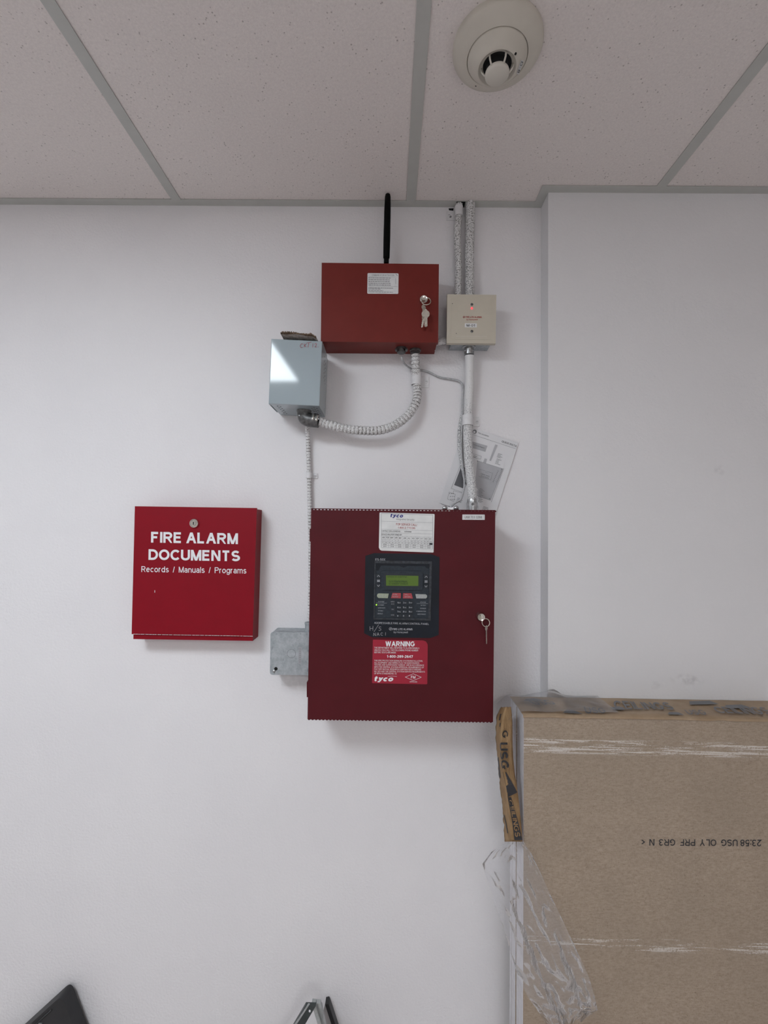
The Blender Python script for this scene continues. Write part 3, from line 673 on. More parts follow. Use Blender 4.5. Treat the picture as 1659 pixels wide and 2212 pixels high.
# warning sticker
bm = BM(); plate(bm, [(805.4, 1382.6), (806.6, 1381.8), (914, 1383.4), (920, 1385.8), (923.4, 1391), (923.9, 1394), (923, 1476.8), (921.6, 1478.2), (804.8, 1475.8), (803.6, 1474.6)], Ys, Yp)
wk = obj('warning_sticker', bm, M['warnred'], T, label='red and white warning sticker')
bm = BM(); e = Ys-.0003
text(bm, 'WARNING', 832.8, 1385.2, 896.2, 1396.2, e, .006, .035)
wl = ['THE DEPARTMENT WILL RESPOND TO ALARM SIGNALS', 'UNLESS YOU CALL THE FOLLOWING PHONE NUMBER', 'BEFORE TESTS ARE MADE:']
for s, x1, y in zip(wl, (905.7, 903.4, 855.6), (1397.4, 1402.4, 1407.4)): text(bm, s, 808.7, y, x1, y+3.5, e, .010)
text(bm, '1-800-289-2647', 836, 1414.4, 892, 1420.8, e, .008, .03)
wl = ['THIS FIRE PROTECTION SIGNALING SYSTEM INSTALLATION,', 'ALL EQUIPMENT AND WIRING PLUS THE MAINTENANCE,', 'TESTING AND SUPERVISION THEREOF, ARE IN ACCORDANCE',
      'WITH THE CENTRAL STATION APPROVAL REQUIREMENTS OF', 'FACTORY MUTUAL RESEARCH CORPORATION STANDARD', 'NO. 3011 AND THE CENTRAL STATION SERVICE REQUIREMENTS', 'OF NFPA STANDARD NO. 72.']
for i, (s, x1) in enumerate(zip(wl, (913, 906.5, 916, 915.6, 909.6, 918, 857))): text(bm, s, 808.5, 1425.2+4.62*i, x1, 1428.7+4.62*i, e, .010)
text(bm, 'tyco', 809, 1461, 849.7, 1473.6, e, .012, .055, .25)
for (pa, pb) in (((875.4, 1462.6), (892.7, 1455.4)), ((892.7, 1455.4), (910, 1463)), ((910, 1463), (892.7, 1470.2)), ((892.7, 1470.2), (875.4, 1462.6))): ribbon(bm, [pa, pb], .7, e)
text(bm, 'FM', 887.8, 1459.6, 897.4, 1465.8, e, SL, .02); text(bm, 'APPROVED', 885, 1471.6, 901, 1474, e, SL, .01)
ribbon(bm, [(838, 1461), (848, 1460.2), (857, 1461.2)], .5, e)
obj('lettering', bm, M['white'], wk)
# panel lock
c = P(1037.3, 1331, Yp)
bm = BM(); lathe(bm, c, FR, [(.0105, 0), (.0105, .002), (.0092, .005), (.0088, .012), (.0080, .0135), (.0055, .0128), (.005, .0118), (0, .0118)], 28); obj('lock', bm, M['chrome'], T, True, autosm=.6, label='round chrome lock')

def make_key(parent, cx, cy, Y, L, head, ang=0, thick=.0018, yaw=0):
    """flat key hanging down: round head, notched blade; (cx,cy) is the head centre in pixels"""
    bm = BM(); c = P(cx, cy, Y); pts = []
    for i in range(15):
        a = math.radians(-60+300*i/14); pts.append((head*math.cos(a), head*math.sin(a)))
    bw = head*.42
    left = [(-bw, -head*.9), (-bw, -L*.55), (-bw*.55, -L*.6), (-bw, -L*.66), (-bw*.5, -L*.73), (-bw, -L*.79), (-bw*.6, -L*.86), (-bw*.8, -L*.93), (-bw*.2, -L)]
    right = [(bw*.3, -L), (bw, -L*.94), (bw, -head*.9)]
    rot = Matrix.Rotation(ang, 2); out = []
    for q in pts+left+right:
        v = rot @ Vector(q); out.append(c+Vector((v.x*math.cos(yaw), v.x*math.sin(yaw)-thick/2, v.y)))
    n = len(out); a_ = [bm.verts.new(p) for p in out]; b_ = [bm.verts.new(p+Vector((0, thick, 0))) for p in out]
    bm.faces.new(a_); bm.faces.new(b_[::-1])
    for i in range(n): bm.faces.new((a_[i], b_[i], b_[(i+1) % n], a_[(i+1) % n]))
    k = obj('key', bm, M['nickel'], parent)
    return k
def make_ring(parent, cx, cy, Y, r, tilt, wire=.0009, squash=1.0):
    bm = BM(); c = P(cx, cy, Y)
    pts = [c+Vector((r*squash*math.cos(a), tilt*r*math.sin(a), r*math.sin(a))) for a in [2*math.pi*i/32 for i in range(33)]]
    tube(bm, pts, wire, 6, cap=False); return obj('ring', bm, M['nickel'], parent, True)
# key on the control panel
T = thing('key_ring', P(1049, 1350, Yp-.010), 'single silver key on a ring hanging from the control panel lock', 'keys', 'key rings hanging from locks')
make_ring(T, 1049.5, 1345, Yp-.0125, .0085, .25)
make_key(T, 1050.5, 1356.5, Yp-.010, .036, .0060, .03, yaw=.9)
bm = BM(); q = P(1037.5, 1332, Yp-.0118); box(bm, q.x-.0011, q.x+.0011, q.y-.012, q.y, q.z-.0055, q.z+.0035); bev(bm, .0006, 1); obj('inserted_key', bm, M['nickel'], T)

# ------------------------------------------------------------------ communicator box above
Yc = -.082
T = thing('communicator_box', P(820, 768, 0), 'brick red communicator box with black antenna, mounted high above the control panel', 'alarm box')
bm = BM(); plate(bm, [(698, 570), (946, 573), (944.6, 738.5), (696, 736.5)], Yc+.003, -.0005); obj('body', bm, M['brick'], T)
bm = BM(); plate(bm, [(695, 567.5), (948.2, 570.5), (946.5, 740.3), (693, 738)], Yc, Yc+.012); bev(bm, .001, 2); obj('door', bm, M['brick'], T)
bm = BM(); plate(bm, roundpx(793.9, 589.9, 861, 634.3, 2.2, .008), Yc-.0006, Yc); sk = obj('sticker', bm, M['label'], T, label='white instruction sticker')
bm = BM(); e = Yc-.0009
text(bm, 'COMMUNICATOR ACTIVATION', 803, 592.6, 851.4, 595.8, e, .006, .012)
for y in (599.6, 603.4, 607.2, 611, 614.6): bars(bm, 796, 850, y, 1.3, e, fill=random.uniform(.85, 1))
flat(bm, [(796, 617.8), (858.6, 618.6), (858.6, 619), (796, 618.2)], e)
flat(bm, [(797, 597.4), (858.6, 598.2), (858.6, 598.5), (797, 597.7)], e)
for y, fl in ((621, 1), (623.8, .5), (627, .6), (630, 1)): bars(bm, 796, 849, y, 1.4 if y == 621 else 1.1, e, fill=fl)
ribbon(bm, [(855, 591.8), (858.4, 595.6)], 1.0, e)
for i in range(5): ringflat(bm, 855, 602+2.6*i, e, .0007, .0011, 10)
obj('lettering', bm, M['greyink'], sk)
c = P(914.8, 651, Yc)
bm = BM(); lathe(bm, c, FR, [(.0105, 0), (.0105, .003), (.0095, .012), (.008, .0135), (.006, .0125), (0, .0125)], 24); obj('lock', bm, M['chrome'], T, True, autosm=.6, label='round chrome lock')
bm = BM(); c0 = P(835.6, 567.5, -.045)
ztop = P(836.5, 419, -.045).z
sx = P(834.5, 567, -.045).x; tx = P(837.6, 430, -.045).x
lathe(bm, (sx, -.045, c0.z-.002), (tx-sx, 0, ztop-c0.z), [(.0064, 0), (.0064, .013), (.0078, .014), (.0080, .016), (.0086, .06), (.0082, .135), (.0072, ztop-c0.z-.006), (.006, ztop-c0.z), (0, ztop-c0.z+.0015)], 16)
obj('antenna', bm, M['antenna'], T, True, autosm=.7, label='black whip antenna')
bm = BM()   # cable gland under the box
cg = P(867, 762, -.045); zb = P(820, 737.5, Yc+.003).z
lathe(bm, (cg.x, -.04, zb), (0, 0, -1), [(.0135, 0), (.0135, .004), (.011, .004), (.011, .012), (.0085, .014), (0, .014)], 16)
for s in (-1, 1): lathe(bm, (cg.x+s*.012, -.046, zb-.009), (.2*s, -1, 0), [(.0034, 0), (.0034, .006), (.002, .0075), (0, .0075)], 10)
obj('cable_gland', bm, M['darkzinc'], T, True, autosm=.6)
bm = BM(); cf = P(897, 760, -.03); lathe(bm, (cf.x, -.03, zb), (0, 0, -1), [(.0145, 0), (.0145, .004), (.0125, .005), (.0125, .008), (0, .008)], 18)
obj('conduit_nut', bm, M['darkzinc'], T, True, autosm=.6)
bm = BM(); flat(bm, [(942, 755.5), (939.4, 758.5), (938.4, 757.6), (940.5, 755.6)], -.03); obj('paint_chip', bm, M['white'], T)
T = thing('key_ring', P(916, 665, Yc-.012), 'ring of small silver keys hanging from the red communicator box lock', 'keys', 'key rings hanging from locks')
make_ring(T, 920.5, 650.5, Yc-.0150, .0108, .35, .0011)
bm = BM(); lathe(bm, P(914.8, 650, Yc-.0125), FR, [(.0035, 0), (.0035, .009), (0, .009)], 8); obj('inserted_key', bm, M['nickel'], T)
make_key(T, 915.2, 664, Yc-.017, .030, .0060, -.10, yaw=.5)
make_key(T, 919.3, 678.6, Yc-.0195, .031, .0096, .02)
make_key(T, 917.2, 674, Yc-.0150, .037, .0070, -.20, yaw=-.6)

# ------------------------------------------------------------------ monitor module box
Ym = -.062
T = thing('monitor_module', P(1018, 745, 0), 'square beige monitor module plate with red indicator, labelled M-01', 'module box')
bm = BM(); plate(bm, [(976, 645), (1062, 646), (1061, 741.5), (975, 740.5)], Ym+.012, -.0005); obj('back_box', bm, M['galv'], T, label='galvanised back box')
bm = BM(); plate(bm, [(966, 635.6), (1072.2, 636.8), (1070.8, 742), (965, 741)], Ym, Ym+.0115); bev(bm, .002, 2); obj('cover', bm, M['beige'], T)
bm = BM(); plate(bm, [(975.6, 644.6), (1062.6, 645.6), (1061.6, 733.6), (974.8, 732.8)], Ym-.0008, Ym); bev(bm, .0008, 1); obj('cover_face', bm, M['beige'], T)
for (x, y) in ((1019.2, 657.8), (1019.2, 715.9)):
    c = P(x, y, Ym-.0008); bm = BM(); lathe(bm, c, FR, [(.0034, 0), (.0034, .0008), (.0022, .0016), (0, .0018)], 14); s_ = obj('screw', bm, M['darkzinc'], T, True, autosm=.7)
    bm = BM(); box(bm, c.x-.0030, c.x+.0030, c.y-.0021, c.y-.0008, c.z-.0004, c.z+.0004); obj('slot', bm, M['void'], s_)
bm = BM(); lathe(bm, P(1019.2, 666.1, Ym-.0008), FR, [(.0026, 0), (.0024, .0015), (.0012, .0024), (0, .0026)], 12); obj('indicator_light', bm, M['redled'], T, True, label='lit red indicator')
bm = BM(); plate(bm, roundpx(1004, 698.2, 1030.2, 707, .6), Ym-.0013, Ym-.0008); lb = obj('label_strip', bm, M['label'], T, label='white strip reading M-01')
bm = BM(); text(bm, 'M-01', 1008, 699.9, 1025.8, 705.4, Ym-.0016, SL, .01); obj('lettering', bm, M['ink'], lb)
bm = BM(); e = Ym-.0012; text(bm, 'FIRE-LITE ALARMS', 1006.2, 683, 1040.8, 686.8, e, .004, .02); text(bm, 'by Honeywell', 1007.6, 688.7, 1031.7, 692.4, e, .004, .01)
ringflat(bm, 1002.2, 684.9, e, .0021, .0028, 18); ribbon(bm, [(1000.8, 686), (1002, 684), (1002.6, 685.6), (1003.8, 683.8)], .6, e)
obj('lettering', bm, M['redink'], T, label='red lettering')
for (x, y) in ((977.3, 655.8), (985.7, 720.3)):
    bm = BM(); disc(bm, x, y, e, .0010, seg=8); obj('chip_mark', bm, M['ink'], T)
bm = BM(); bars(bm, 985, 1052, 725.5, 1.5, e); obj('faded_print', bm, M['cream'], T)
bm = BM()
cm = P(1014, 752, -.036); zm = P(1018, 741.2, Ym+.012).z
lathe(bm, (cm.x, -.030, zm), (0, 0, -1), [(.0165, 0), (.0165, .004), (.0135, .005), (.0135, .013), (.0125, .014), (.0125, .022), (0, .022)], 20)
obj('conduit_connector', bm, M['zinc'], T, True, autosm=.6)
# conduit nipple between communicator box and module
bm = BM(); tube(bm, [P(941, 741, -.030), P(972, 733, -.030)], .0085, 14)
tag(obj('conduit_nipple', bm, M['armor'], None, True, base=P(955, 737, -.03)), 'short speckled conduit nipple between the red communicator box and the beige module', 'conduit')

# ------------------------------------------------------------------ conduits and straps
def strap(px, py, Y, r, hw, ear_px, label, ear_dir=1, axis=(0, 0, 1), mat='strap'):
    """one-hole strap: half-round band over the tube, flat ear on the wall with a screw"""
    c = P(px, py, Y); T = thing('conduit_strap', (c.x, 0, c.z), label, 'strap', 'straps holding the conduits')
    ax = Vector(axis).normalized(); side = ax.cross(Vector((0, -1, 0))).normalized()
    bm = BM(); R1, R2 = r+.0004, r+.0019; rows = []
    for s in (-hw, hw):
        rows.append([[bm.verts.new(c+ax*s+(side*math.cos(a)+Vector((0, -1, 0))*math.sin(a))*R) for a in [math.radians(-60+300*i/20) for i in range(21)]] for R in (R1, R2)])
    for i in range(20):
        for (p, q) in ((rows[0][1], rows[1][1]), (rows[0][0], rows[1][0]), (rows[0][0], rows[0][1]), (rows[1][0], rows[1][1])):
            bm.faces.new((p[i], p[i+1], q[i+1], q[i]))
    obj('band', bm, M[mat], T, True, autosm=.7)
    ex = P(ear_px[0], ear_px[1], -.002)
    x0, x1 = sorted((c.x+ear_dir*r*.8, ex.x)); hz = hw*.95
    bm = BM(); box(bm, x0, x1, -.0030, -.0004, ex.z-hz, ex.z+hz); bev(bm, .0011, 2); obj('ear', bm, M[mat], T)
    sx_ = x1-.006 if ear_dir > 0 else x0+.006
    bm = BM(); lathe(bm, (sx_, -.003, ex.z), FR, [(.0038, 0), (.0036, .0012), (.002, .0022), (0, .0024)], 12); s_ = obj('screw', bm, M['strap'] if mat == 'strap' else M['zinc'], T, True, autosm=.7)
    bm = BM(); box(bm, sx_-.0026, sx_+.0026, -.0056, -.0050, ex.z-.0004, ex.z+.0004); obj('slot', bm, M['greyink'], s_)
    return T
r1 = .0117; r2 = .0088
bm = BM(); tube(bm, resample(spline([P(1016, 432, -.014)+Vector((0, 0, .012)), P(1016, 470, -.014), P(1014, 560, -.018), P(1015, 640, -.024), P(1015, 652, -.026)], 10), .01), r1, 18)
o = obj('conduit', bm, M['emt'], None, True, base=P(1015, 636, -.02), autosm=.8); tag(o, 'thicker upper conduit, white paint flaking, running from ceiling to the beige module', 'conduit', 'rigid conduits on the wall')
bm = BM(); tube(bm, resample(spline([P(992, 441, -.012)+Vector((0, 0, .012)), P(991, 470, -.012), P(988, 500, -.015), P(990, 580, -.020), P(989, 640, -.024), P(989, 652, -.025)], 10), .01), r2, 16)
o = obj('conduit', bm, M['emt'], None, True, base=P(989, 636, -.02), autosm=.8); tag(o, 'thinner upper conduit, left of the thick one, running from ceiling to the beige module', 'conduit', 'rigid conduits on the wall')
bm = BM(); tube(bm, resample(spline([P(1014, 768, -.030), P(1014, 830, -.022), P(1012, 880, -.016), P(1010, 930, -.016), P(1012, 985, -.024), P(1017, 1035, -.045), P(1020, 1070, -.06), P(1020.5, 1085, -.062)], 12), .008), r1-.0004, 18)
o = obj('conduit', bm, M['emtlow'], None, True, base=P(1015, 900, -.02), autosm=.8); tag(o, 'lower conduit bending from the beige module down to the control panel top', 'conduit', 'rigid conduits on the wall')
# dark gap at the ceiling round the thin conduit
bm = BM(); plate(bm, [(988, 436), (1004, 435), (1003, 445), (984, 446)], -.0008, -.0002); obj('wall_gap', bm, M['void'], wb)
bm = BM(); plate(bm, [(969, 450), (980, 450), (979, 455), (970, 454)], -.0008, -.0002); obj('wall_gap', bm, M['void'], wb)
T = strap(991, 457, -.0125, r2, .013, (965, 466), 'strap holding the thin conduit just under the ceiling', -1)
q = P(973, 468, -.0034); bm = BM(); bm.faces.new([bm.verts.new(q+Vector((.0032*math.cos(k*math.pi/6), 0, .0032*math.sin(k*math.pi/6)))) for k in range(12)]); obj('nail_hole', bm, M['greyink'], T)
bm = BM(); qa, qb = P(985, 440, -.01).x, P(1004, 440, -.01).x; box(bm, qa, qb, -.0215, -.0005, CZ-.0006, CZ-.0001); obj('notch', bm, M['void'], bpy.data.objects['trim_1'])
strap(1010.5, 908, -.0165, r1, .013, (1035, 911), 'painted strap on the lower conduit above the instruction sheet')
# compression coupling on top of the control panel
T = thing('conduit_connector', P(1020, 1100, -.062), 'shiny zinc connector at the foot of the lower conduit on the control panel', 'connector')
bm = BM(); c = P(1020.5, 1078, -.062); lathe(bm, c, (0, 0, -1), [(.0122, 0), (.0128, .002), (.0128, .008), (.0145, .009), (.0145, .030), (.013, .031), (.013, P(1020, 1078, -.062).z-P(870, 1106, -.118).z), (0, .036)], 20); obj('sleeve', bm, M['zinc'], T, True, autosm=.6)
bm = BM(); lathe(bm, P(1021, 1089, -.0760), FR, [(.0034, 0), (.0034, .003), (0, .003)], 10); obj('screw', bm, M['darkzinc'], T, True, autosm=.6)
bm = BM(); tube(bm, [P(1023, 1060, -.05), P(1030, 1056, -.05)], .0042, 10); obj('tab', bm, M['strap'], T)
# twin screw cable clamp beside it
T = thing('cable_clamp', P(973, 1099, -.07), 'small two-screw metal cable clamp on top of the control panel, left of the conduit connector', 'clamp')
bm = BM(); c = P(973, 1097, -.075); q = P(961, 1097, -.075); q2 = P(985, 1097, -.075)
box(bm, q.x, q2.x, -.082, -.068, c.z-.012, c.z+.001); bev(bm, .001, 1); obj('body', bm, M['zinc'], T)
for x in (961, 985.5):
    bm = BM(); lathe(bm, P(x, 1098, -.082), FR, [(.0062, 0), (.0062, .003), (.004, .0055), (0, .006)], 14); s_ = obj('screw', bm, M['zinc'], T, True, autosm=.8)
    c = P(x, 1098, -.082); bm = BM(); box(bm, c.x-.003, c.x+.003, -.0884, -.0876, c.z-.0006, c.z+.0006); obj('slot', bm, M['void'], s_)
# grey cable along the lower conduit
pts = [P(867, 770, -.042), P(871, 782, -.036), P(882, 793, -.016), P(897, 798, -.0045), P(912, 800, -.0045), P(927, 804, -.005), P(950, 815, -.006), P(975, 819, -.006), P(993, 824, -.008), P(1000, 838, -.012), P(999, 870, -.012), P(998, 920, -.010), P(996, 955, -.010), P(997, 985, -.012), P(1001, 1020, -.02), P(1003, 1050, -.035), P(996, 1078, -.055), P(984, 1086, -.068), P(973, 1096, -.075)]
bm = BM(); tube(bm, resample(spline(pts, 8), .006), .0024, 8)
o = obj('cable', bm, M['greywire'], None, True, base=P(940, 810, 0)); tag(o, 'thin grey cable from the red communicator box gland down beside the lower conduit', 'cable', 'thin cables')
pts = [P(999, 893, -.005), P(995, 912, -.005), P(991.5, 940, -.005), P(993, 975, -.006), P(1001, 1020, -.016), P(1007, 1045, -.026)]
bm = BM(); tube(bm, resample(spline(pts, 8), .006), .0042, 10)
o = obj('cable', bm, M['cable'], None, True, base=P(996, 930, 0)); tag(o, 'speckled flat-lying cable pressed along the left side of the lower conduit', 'cable', 'thin cables')

# big flexible loop
def corrug(r, pitch, amp): return lambda s, a: r*(1+amp*math.sin(2*math.pi*(s/pitch)))
pts = [P(897, 766, -.030), P(898, 790, -.028), P(899, 815, -.0175), P(902, 845, -.018), P(898, 870, -.026), P(882, 896, -.034), P(855, 917, -.040), P(822, 929, -.044), P(785, 930, -.048), P(745, 926, -.052), P(712, 917, -.056), P(690, 910, -.060)]
bm = BM(); tube(bm, resample(spline(pts, 16), .0013), .0108, 16, corrug(.0108, .0092, .08), pitch=.0092)
o = obj('flexible_conduit', bm, [M['flex'], M['groove']], None, True, base=P(800, 930, -.04)); tag(o, 'thick ribbed flexible conduit looping from the grey box up to the red communicator box', 'conduit')
strap(899.4, 818, -.0165, .0112, .016, (926, 825), 'painted strap on the looping flexible conduit below the communicator box')
# thin armoured cable going down behind the panel
pts = [P(663.5, 914, -.050), P(664, 925, -.030), P(665.5, 955, -.012), P(667, 1010, -.010), P(668.5, 1070, -.010), P(670, 1130, -.010), P(671, 1200, -.010), P(670, 1300, -.012), P(668, 1338, -.020)]
bm = BM(); tube(bm, resample(spline(pts, 12), .0011), .0058, 12, corrug(.0058, .0078, .10), pitch=.0078)
o = obj('armoured_cable', bm, [M['armor'], M['groove']], None, True, base=P(668, 1030, 0)); tag(o, 'thin white ribbed cable running straight down from the grey box past the control panel', 'cable')
strap(667.4, 1027, -.0105, .0060, .007, (686, 1028), 'small painted strap on the thin ribbed cable above the control panel')

# ------------------------------------------------------------------ grey transformer box
Yg = -.114
T = thing('transformer_box', P(635, 880, -.06), 'glossy blue-grey metal transformer box marked in red pen, left of the communicator box', 'box')
GQ = [(586, 731.6), (696, 736.8), (689.8, 876.8), (580, 872)]
bm = BM(); F4 = [P(x, y, Yg+dy) for (x, y), dy in zip(GQ, (.0008, -.0008, -.0008, .0008))]   # hangs a touch askew
a = [bm.verts.new(p) for p in F4]; b = [bm.verts.new((p.x, -.030, p.z)) for p in F4]
bm.faces.new(a); bm.faces.new((a[0], a[3], b[3], b[0])); bm.faces.new((a[1], a[2], b[2], b[1]))
lip = [bm.verts.new(p+Vector((0, .012, 0))) for p in (F4[2], F4[3])]; bm.faces.new((a[2], a[3], lip[1], lip[0]))
lip = [bm.verts.new(p+Vector((0, .012, 0))) for p in (F4[0], F4[1])]; bm.faces.new((a[0], a[1], lip[1], lip[0]))
bmesh.ops.remove_doubles(bm, verts=bm.verts, dist=.00005)
bmesh.ops.recalc_face_normals(bm, faces=bm.faces)
ed = [e_ for e_ in bm.edges if len(e_.link_faces) == 2 and e_.calc_face_angle(0) > .5]
bmesh.ops.bevel(bm, geom=ed, offset=.0016, segments=3, profile=.5, affect='EDGES')
o = obj('cover', bm, M['grey'], T)
sm = o.modifiers.new('thickness', 'SOLIDIFY'); sm.thickness = .0010; sm.offset = -1
cx_ = sum((p.x for p in F4))/4; cz_ = sum((p.z for p in F4))/4
body = [Vector((cx_+(p.x-cx_)*.965, Yg+.004, cz_+(p.z-cz_)*.985)) for p in F4]
bm = BM(); prism(bm, body, -.0006); obj('body', bm, M['grey'], T)
bm = BM()
zb = lambda x: body[3].z+(body[2].z-body[3].z)*(x-body[3].x)/(body[2].x-body[3].x)-.0004
def hole_bottom(x, y):
    vs_ = [bm.verts.new((x+.0020*math.cos(k*math.pi/4), y+.0020*math.sin(k*math.pi/4), zb(x))) for k in range(8)]; bm.faces.new(vs_)
X0, X1 = body[3].x, body[2].x
for k in range(5):
    hole_bottom(X0+.014, Yg+.022+.016*k); hole_bottom(X0+.020, Yg+.028+.016*k)
    hole_bottom(X1-.014, Yg+.022+.016*k); hole_bottom(X1-.020, Yg+.028+.016*k); hole_bottom(X1-.008, Yg+.028+.016*k)
zt = F4[1].z
for k in range(6):
    for j in range(3):
        y = Yg+.040+.012*j+.004*(k % 2); z = zt-.022-.010*k-.004*j
        tt = (zt-z)/(F4[1].z-F4[2].z); x = F4[1].x+(F4[2].x-F4[1].x)*tt+.0004
        bm.faces.new([bm.verts.new((x, y+.0022*math.cos(q*math.pi/4), z+.0022*math.sin(q*math.pi/4))) for q in range(8)])
obj('vent_holes', bm, M['void'], T)
bm = BM(); e = Yg-.0012
for s in ([(655, 743.6), (652, 742.2), (649.2, 744.6), (648.4, 748), (650, 750.8), (654, 750.4)], [(657.8, 742.4), (656.8, 749.8)], [(661.4, 743.2), (657.4, 746.6), (661.2, 749.4)],
          [(661.8, 741.2), (672.6, 738.8)], [(667, 740.2), (665.2, 750.2)], [(676, 742), (675.4, 750.4)], [(679.8, 743.6), (681.6, 741.8), (684, 742.8), (683.6, 745.2), (680, 749.6), (684.6, 749.2)], [(687, 749), (687.8, 749.6)]): ribbon(bm, s, 1.05, e)
obj('handwriting', bm, M['marker'], T, label='red pen writing CKT 12')
# elbow connector under the box
bm = BM(); pts = spline([P(657, 880, -.060)+Vector((0, 0, .004)), P(657, 893, -.060), P(659, 902, -.060), P(667, 907, -.060), P(676, 908, -.060), P(688, 909, -.060)], 8)
tube(bm, pts, .014, 16, lambda s, a: .0185 if s < .016 else .0172); el = obj('elbow_connector', bm, M['darkzinc'], T, True, autosm=.8, label='dark metal elbow connector')
for (x, y) in ((676, 897.5), (684, 900)):
    bm = BM(); lathe(bm, P(x, y, -.075), (0, -.4, -1), [(.0036, -.004), (.0036, .010), (.0026, .012), (0, .012)], 10); obj('clamp_screw', bm, M['chrome'], el, True, autosm=.6)
bm = BM(); a = P(645, 897, -.0745); b = P(689, 905, -.0745)
prism(bm, [a+Vector((0, 0, .0012)), b+Vector((0, 0, .0012)), b-Vector((0, 0, .0012)), a-Vector((0, 0, .0012))], -.05); obj('clamp_plate', bm, M['zinc'], el)
# corrugated cardboard scrap on top
T = thing('cardboard_scrap', P(645, 733, -.08), 'torn corrugated cardboard scrap lying on top of the grey transformer box', 'cardboard')
bm = BM(); n = 26; top = []; bot = []
zt0 = lambda x: F4[0].z+(F4[1].z-F4[0].z)*(x-F4[0].x)/(F4[1].x-F4[0].x)
xa, xb_ = P(606, 727, -.125).x, P(683, 727, -.125).x
fr_, bk_, fr2, bk2 = [], [], [], []
for i in range(n+1):
    u = i/n; x = xa+(xb_-xa)*u; j = random.uniform(-.0012, .0012)
    lift = .0080+.0012*math.sin(u*7) - (max(0, u-.88)*.06)
    yf = -.124+.004*math.sin(u*9)+j*1.5
    fr_.append(bm.verts.new((x, yf, zt0(x)+lift+j*.6))); bk_.append(bm.verts.new((x+.004, -.030, zt0(x)+.0012)))
    fr2.append(bm.verts.new((x, yf, zt0(x)+lift+.0034+j))); bk2.append(bm.verts.new((x+.004, -.030, zt0(x)+.0046)))
for i in range(n):
    bm.faces.new((fr_[i], fr_[i+1], bk_[i+1], bk_[i])); bm.faces.new((fr2[i], fr2[i+1], bk2[i+1], bk2[i])); f_ = bm.faces.new((fr_[i], fr_[i+1], fr2[i+1], fr2[i])); f_.material_index = 1
    bm.faces.new((bk_[i], bk_[i+1], bk2[i+1], bk2[i]))
for i in (0, n): bm.faces.new((fr_[i], fr2[i], bk2[i], bk_[i]))
obj('sheet', bm, [M['scrap'], M['scrapedge']], T)
bm = BM()      # broken flutes along the torn edge
for i in range(34):
    u = i/33; x = xa+(xb_-xa)*u*.97; z = zt0(x)+.0095+.0012*math.sin(u*7)-(max(0, u-.88)*.06); hgt = random.uniform(.0016, .0042)
    box(bm, x, x+random.uniform(.0012, .0024), -.127, -.118, z, z+hgt)
obj('torn_edge', bm, M['scrapedge'], T, label='dark torn corrugated edge')

# ------------------------------------------------------------------ galvanised junction box
Yj = -.056
T = thing('junction_box', P(630, 1457, 0), 'galvanised steel junction box half hidden behind the left edge of the control panel', 'junction box')
bm = BM(); plate(bm, roundpx(585, 1366, 676, 1457, 5, .012, 3), Yj+.0025, -.0005); obj('body', bm, M['galv'], T)
bm = BM(); plate(bm, roundpx(584.4, 1365.4, 676.5, 1457.6, 5, .012, 3), Yj, Yj+.002); bev(bm, .0006, 1, .9); obj('cover', bm, M['galv'], T)
bm = BM(); ringflat(bm, 629.5, 1412, Yj-.0003, .0098, .0106, 28); obj('knockout', bm, M['greyink'], T)
bm = BM(); flat(bm, [(645, 1398), (651, 1398), (651, 1434), (644, 1434)], Yj-.0002); ms = obj('tape_strip', bm, M['lightink'], T)
bm = BM()
for i in range(7): ringflat(bm, 648, 1402+4.6*i, Yj-.0004, .0008, .0013, 8)
obj('stamped_marks', bm, M['greyink'], T)
bm = BM(); disc(bm, 596, 1444.6, Yj-.0003, .0042, seg=16); obj('screw_slot', bm, M['void'], T)
bm = BM(); lathe(bm, P(592, 1449.6, Yj), FR, [(.0034, 0), (.0034, .0016), (.002, .0028), (0, .003)], 12); obj('screw', bm, M['zinc'], T, True, autosm=.7)
bm = BM(); zj = P(660, 1367, Yj+.003).z
lathe(bm, (P(668, 1350, -.030).x, -.030, zj), (0, 0, 1), [(.0125, 0), (.0125, .003), (.0105, .004), (.0105, .016), (.0115, .017), (.0115, .021), (.008, .022), (0, .022)], 16)
obj('cable_connector', bm, M['galv'], T, True, autosm=.6)
for (x, y) in ((600, -.03), (640, -.03)):
    bm = BM(); c = P(x+8, 1362, y); bm.faces.new([bm.verts.new((c.x+.011*math.cos(k*math.pi/8), y+.011*math.sin(k*math.pi/8), zj+.0006)) for k in range(16)]); obj('knockout', bm, M['galv'], T)
bm = BM(); plate(bm, [(607, 1452), (668, 1453), (666, 1482), (640, 1481), (622, 1483), (608, 1480)], -.0012, -.0002); obj('shadow_patch', bm, M['strap'], wb)  # ragged thin plate, slightly darker than the wall, painting the junction box's shadow

# ------------------------------------------------------------------ instruction sheet
Yt = -.0022
T = thing('instruction_sheet', P(1035, 1010, 0), 'white printed instruction sheet taped crookedly to the wall behind the lower conduit', 'paper')
A_, B_, D_ = Vector((1004, 917.5)), Vector((1119.5, 957.5)), Vector((949.5, 1086.5))
def S(u, v, lift=0):
    q = A_+(B_-A_)*u+(D_-A_)*v; return P(q.x, q.y, Yt-lift)
bm = BM(); N = 12; g = [[None]*(N+1) for _ in range(N+1)]
def bow(u, v): return .0008+.004*max(0, u-.75)**2*6*(.4+.6*math.sin(v*5)**2)
for i in range(N+1):
    for j in range(N+1): g[i][j] = bm.verts.new(S(i/N, j/N, bow(i/N, j/N)))
for i in range(N):
    for j in range(N): bm.faces.new((g[i][j], g[i+1][j], g[i+1][j+1], g[i][j+1]))
pp = obj('sheet', bm, M['paper'], T, True)
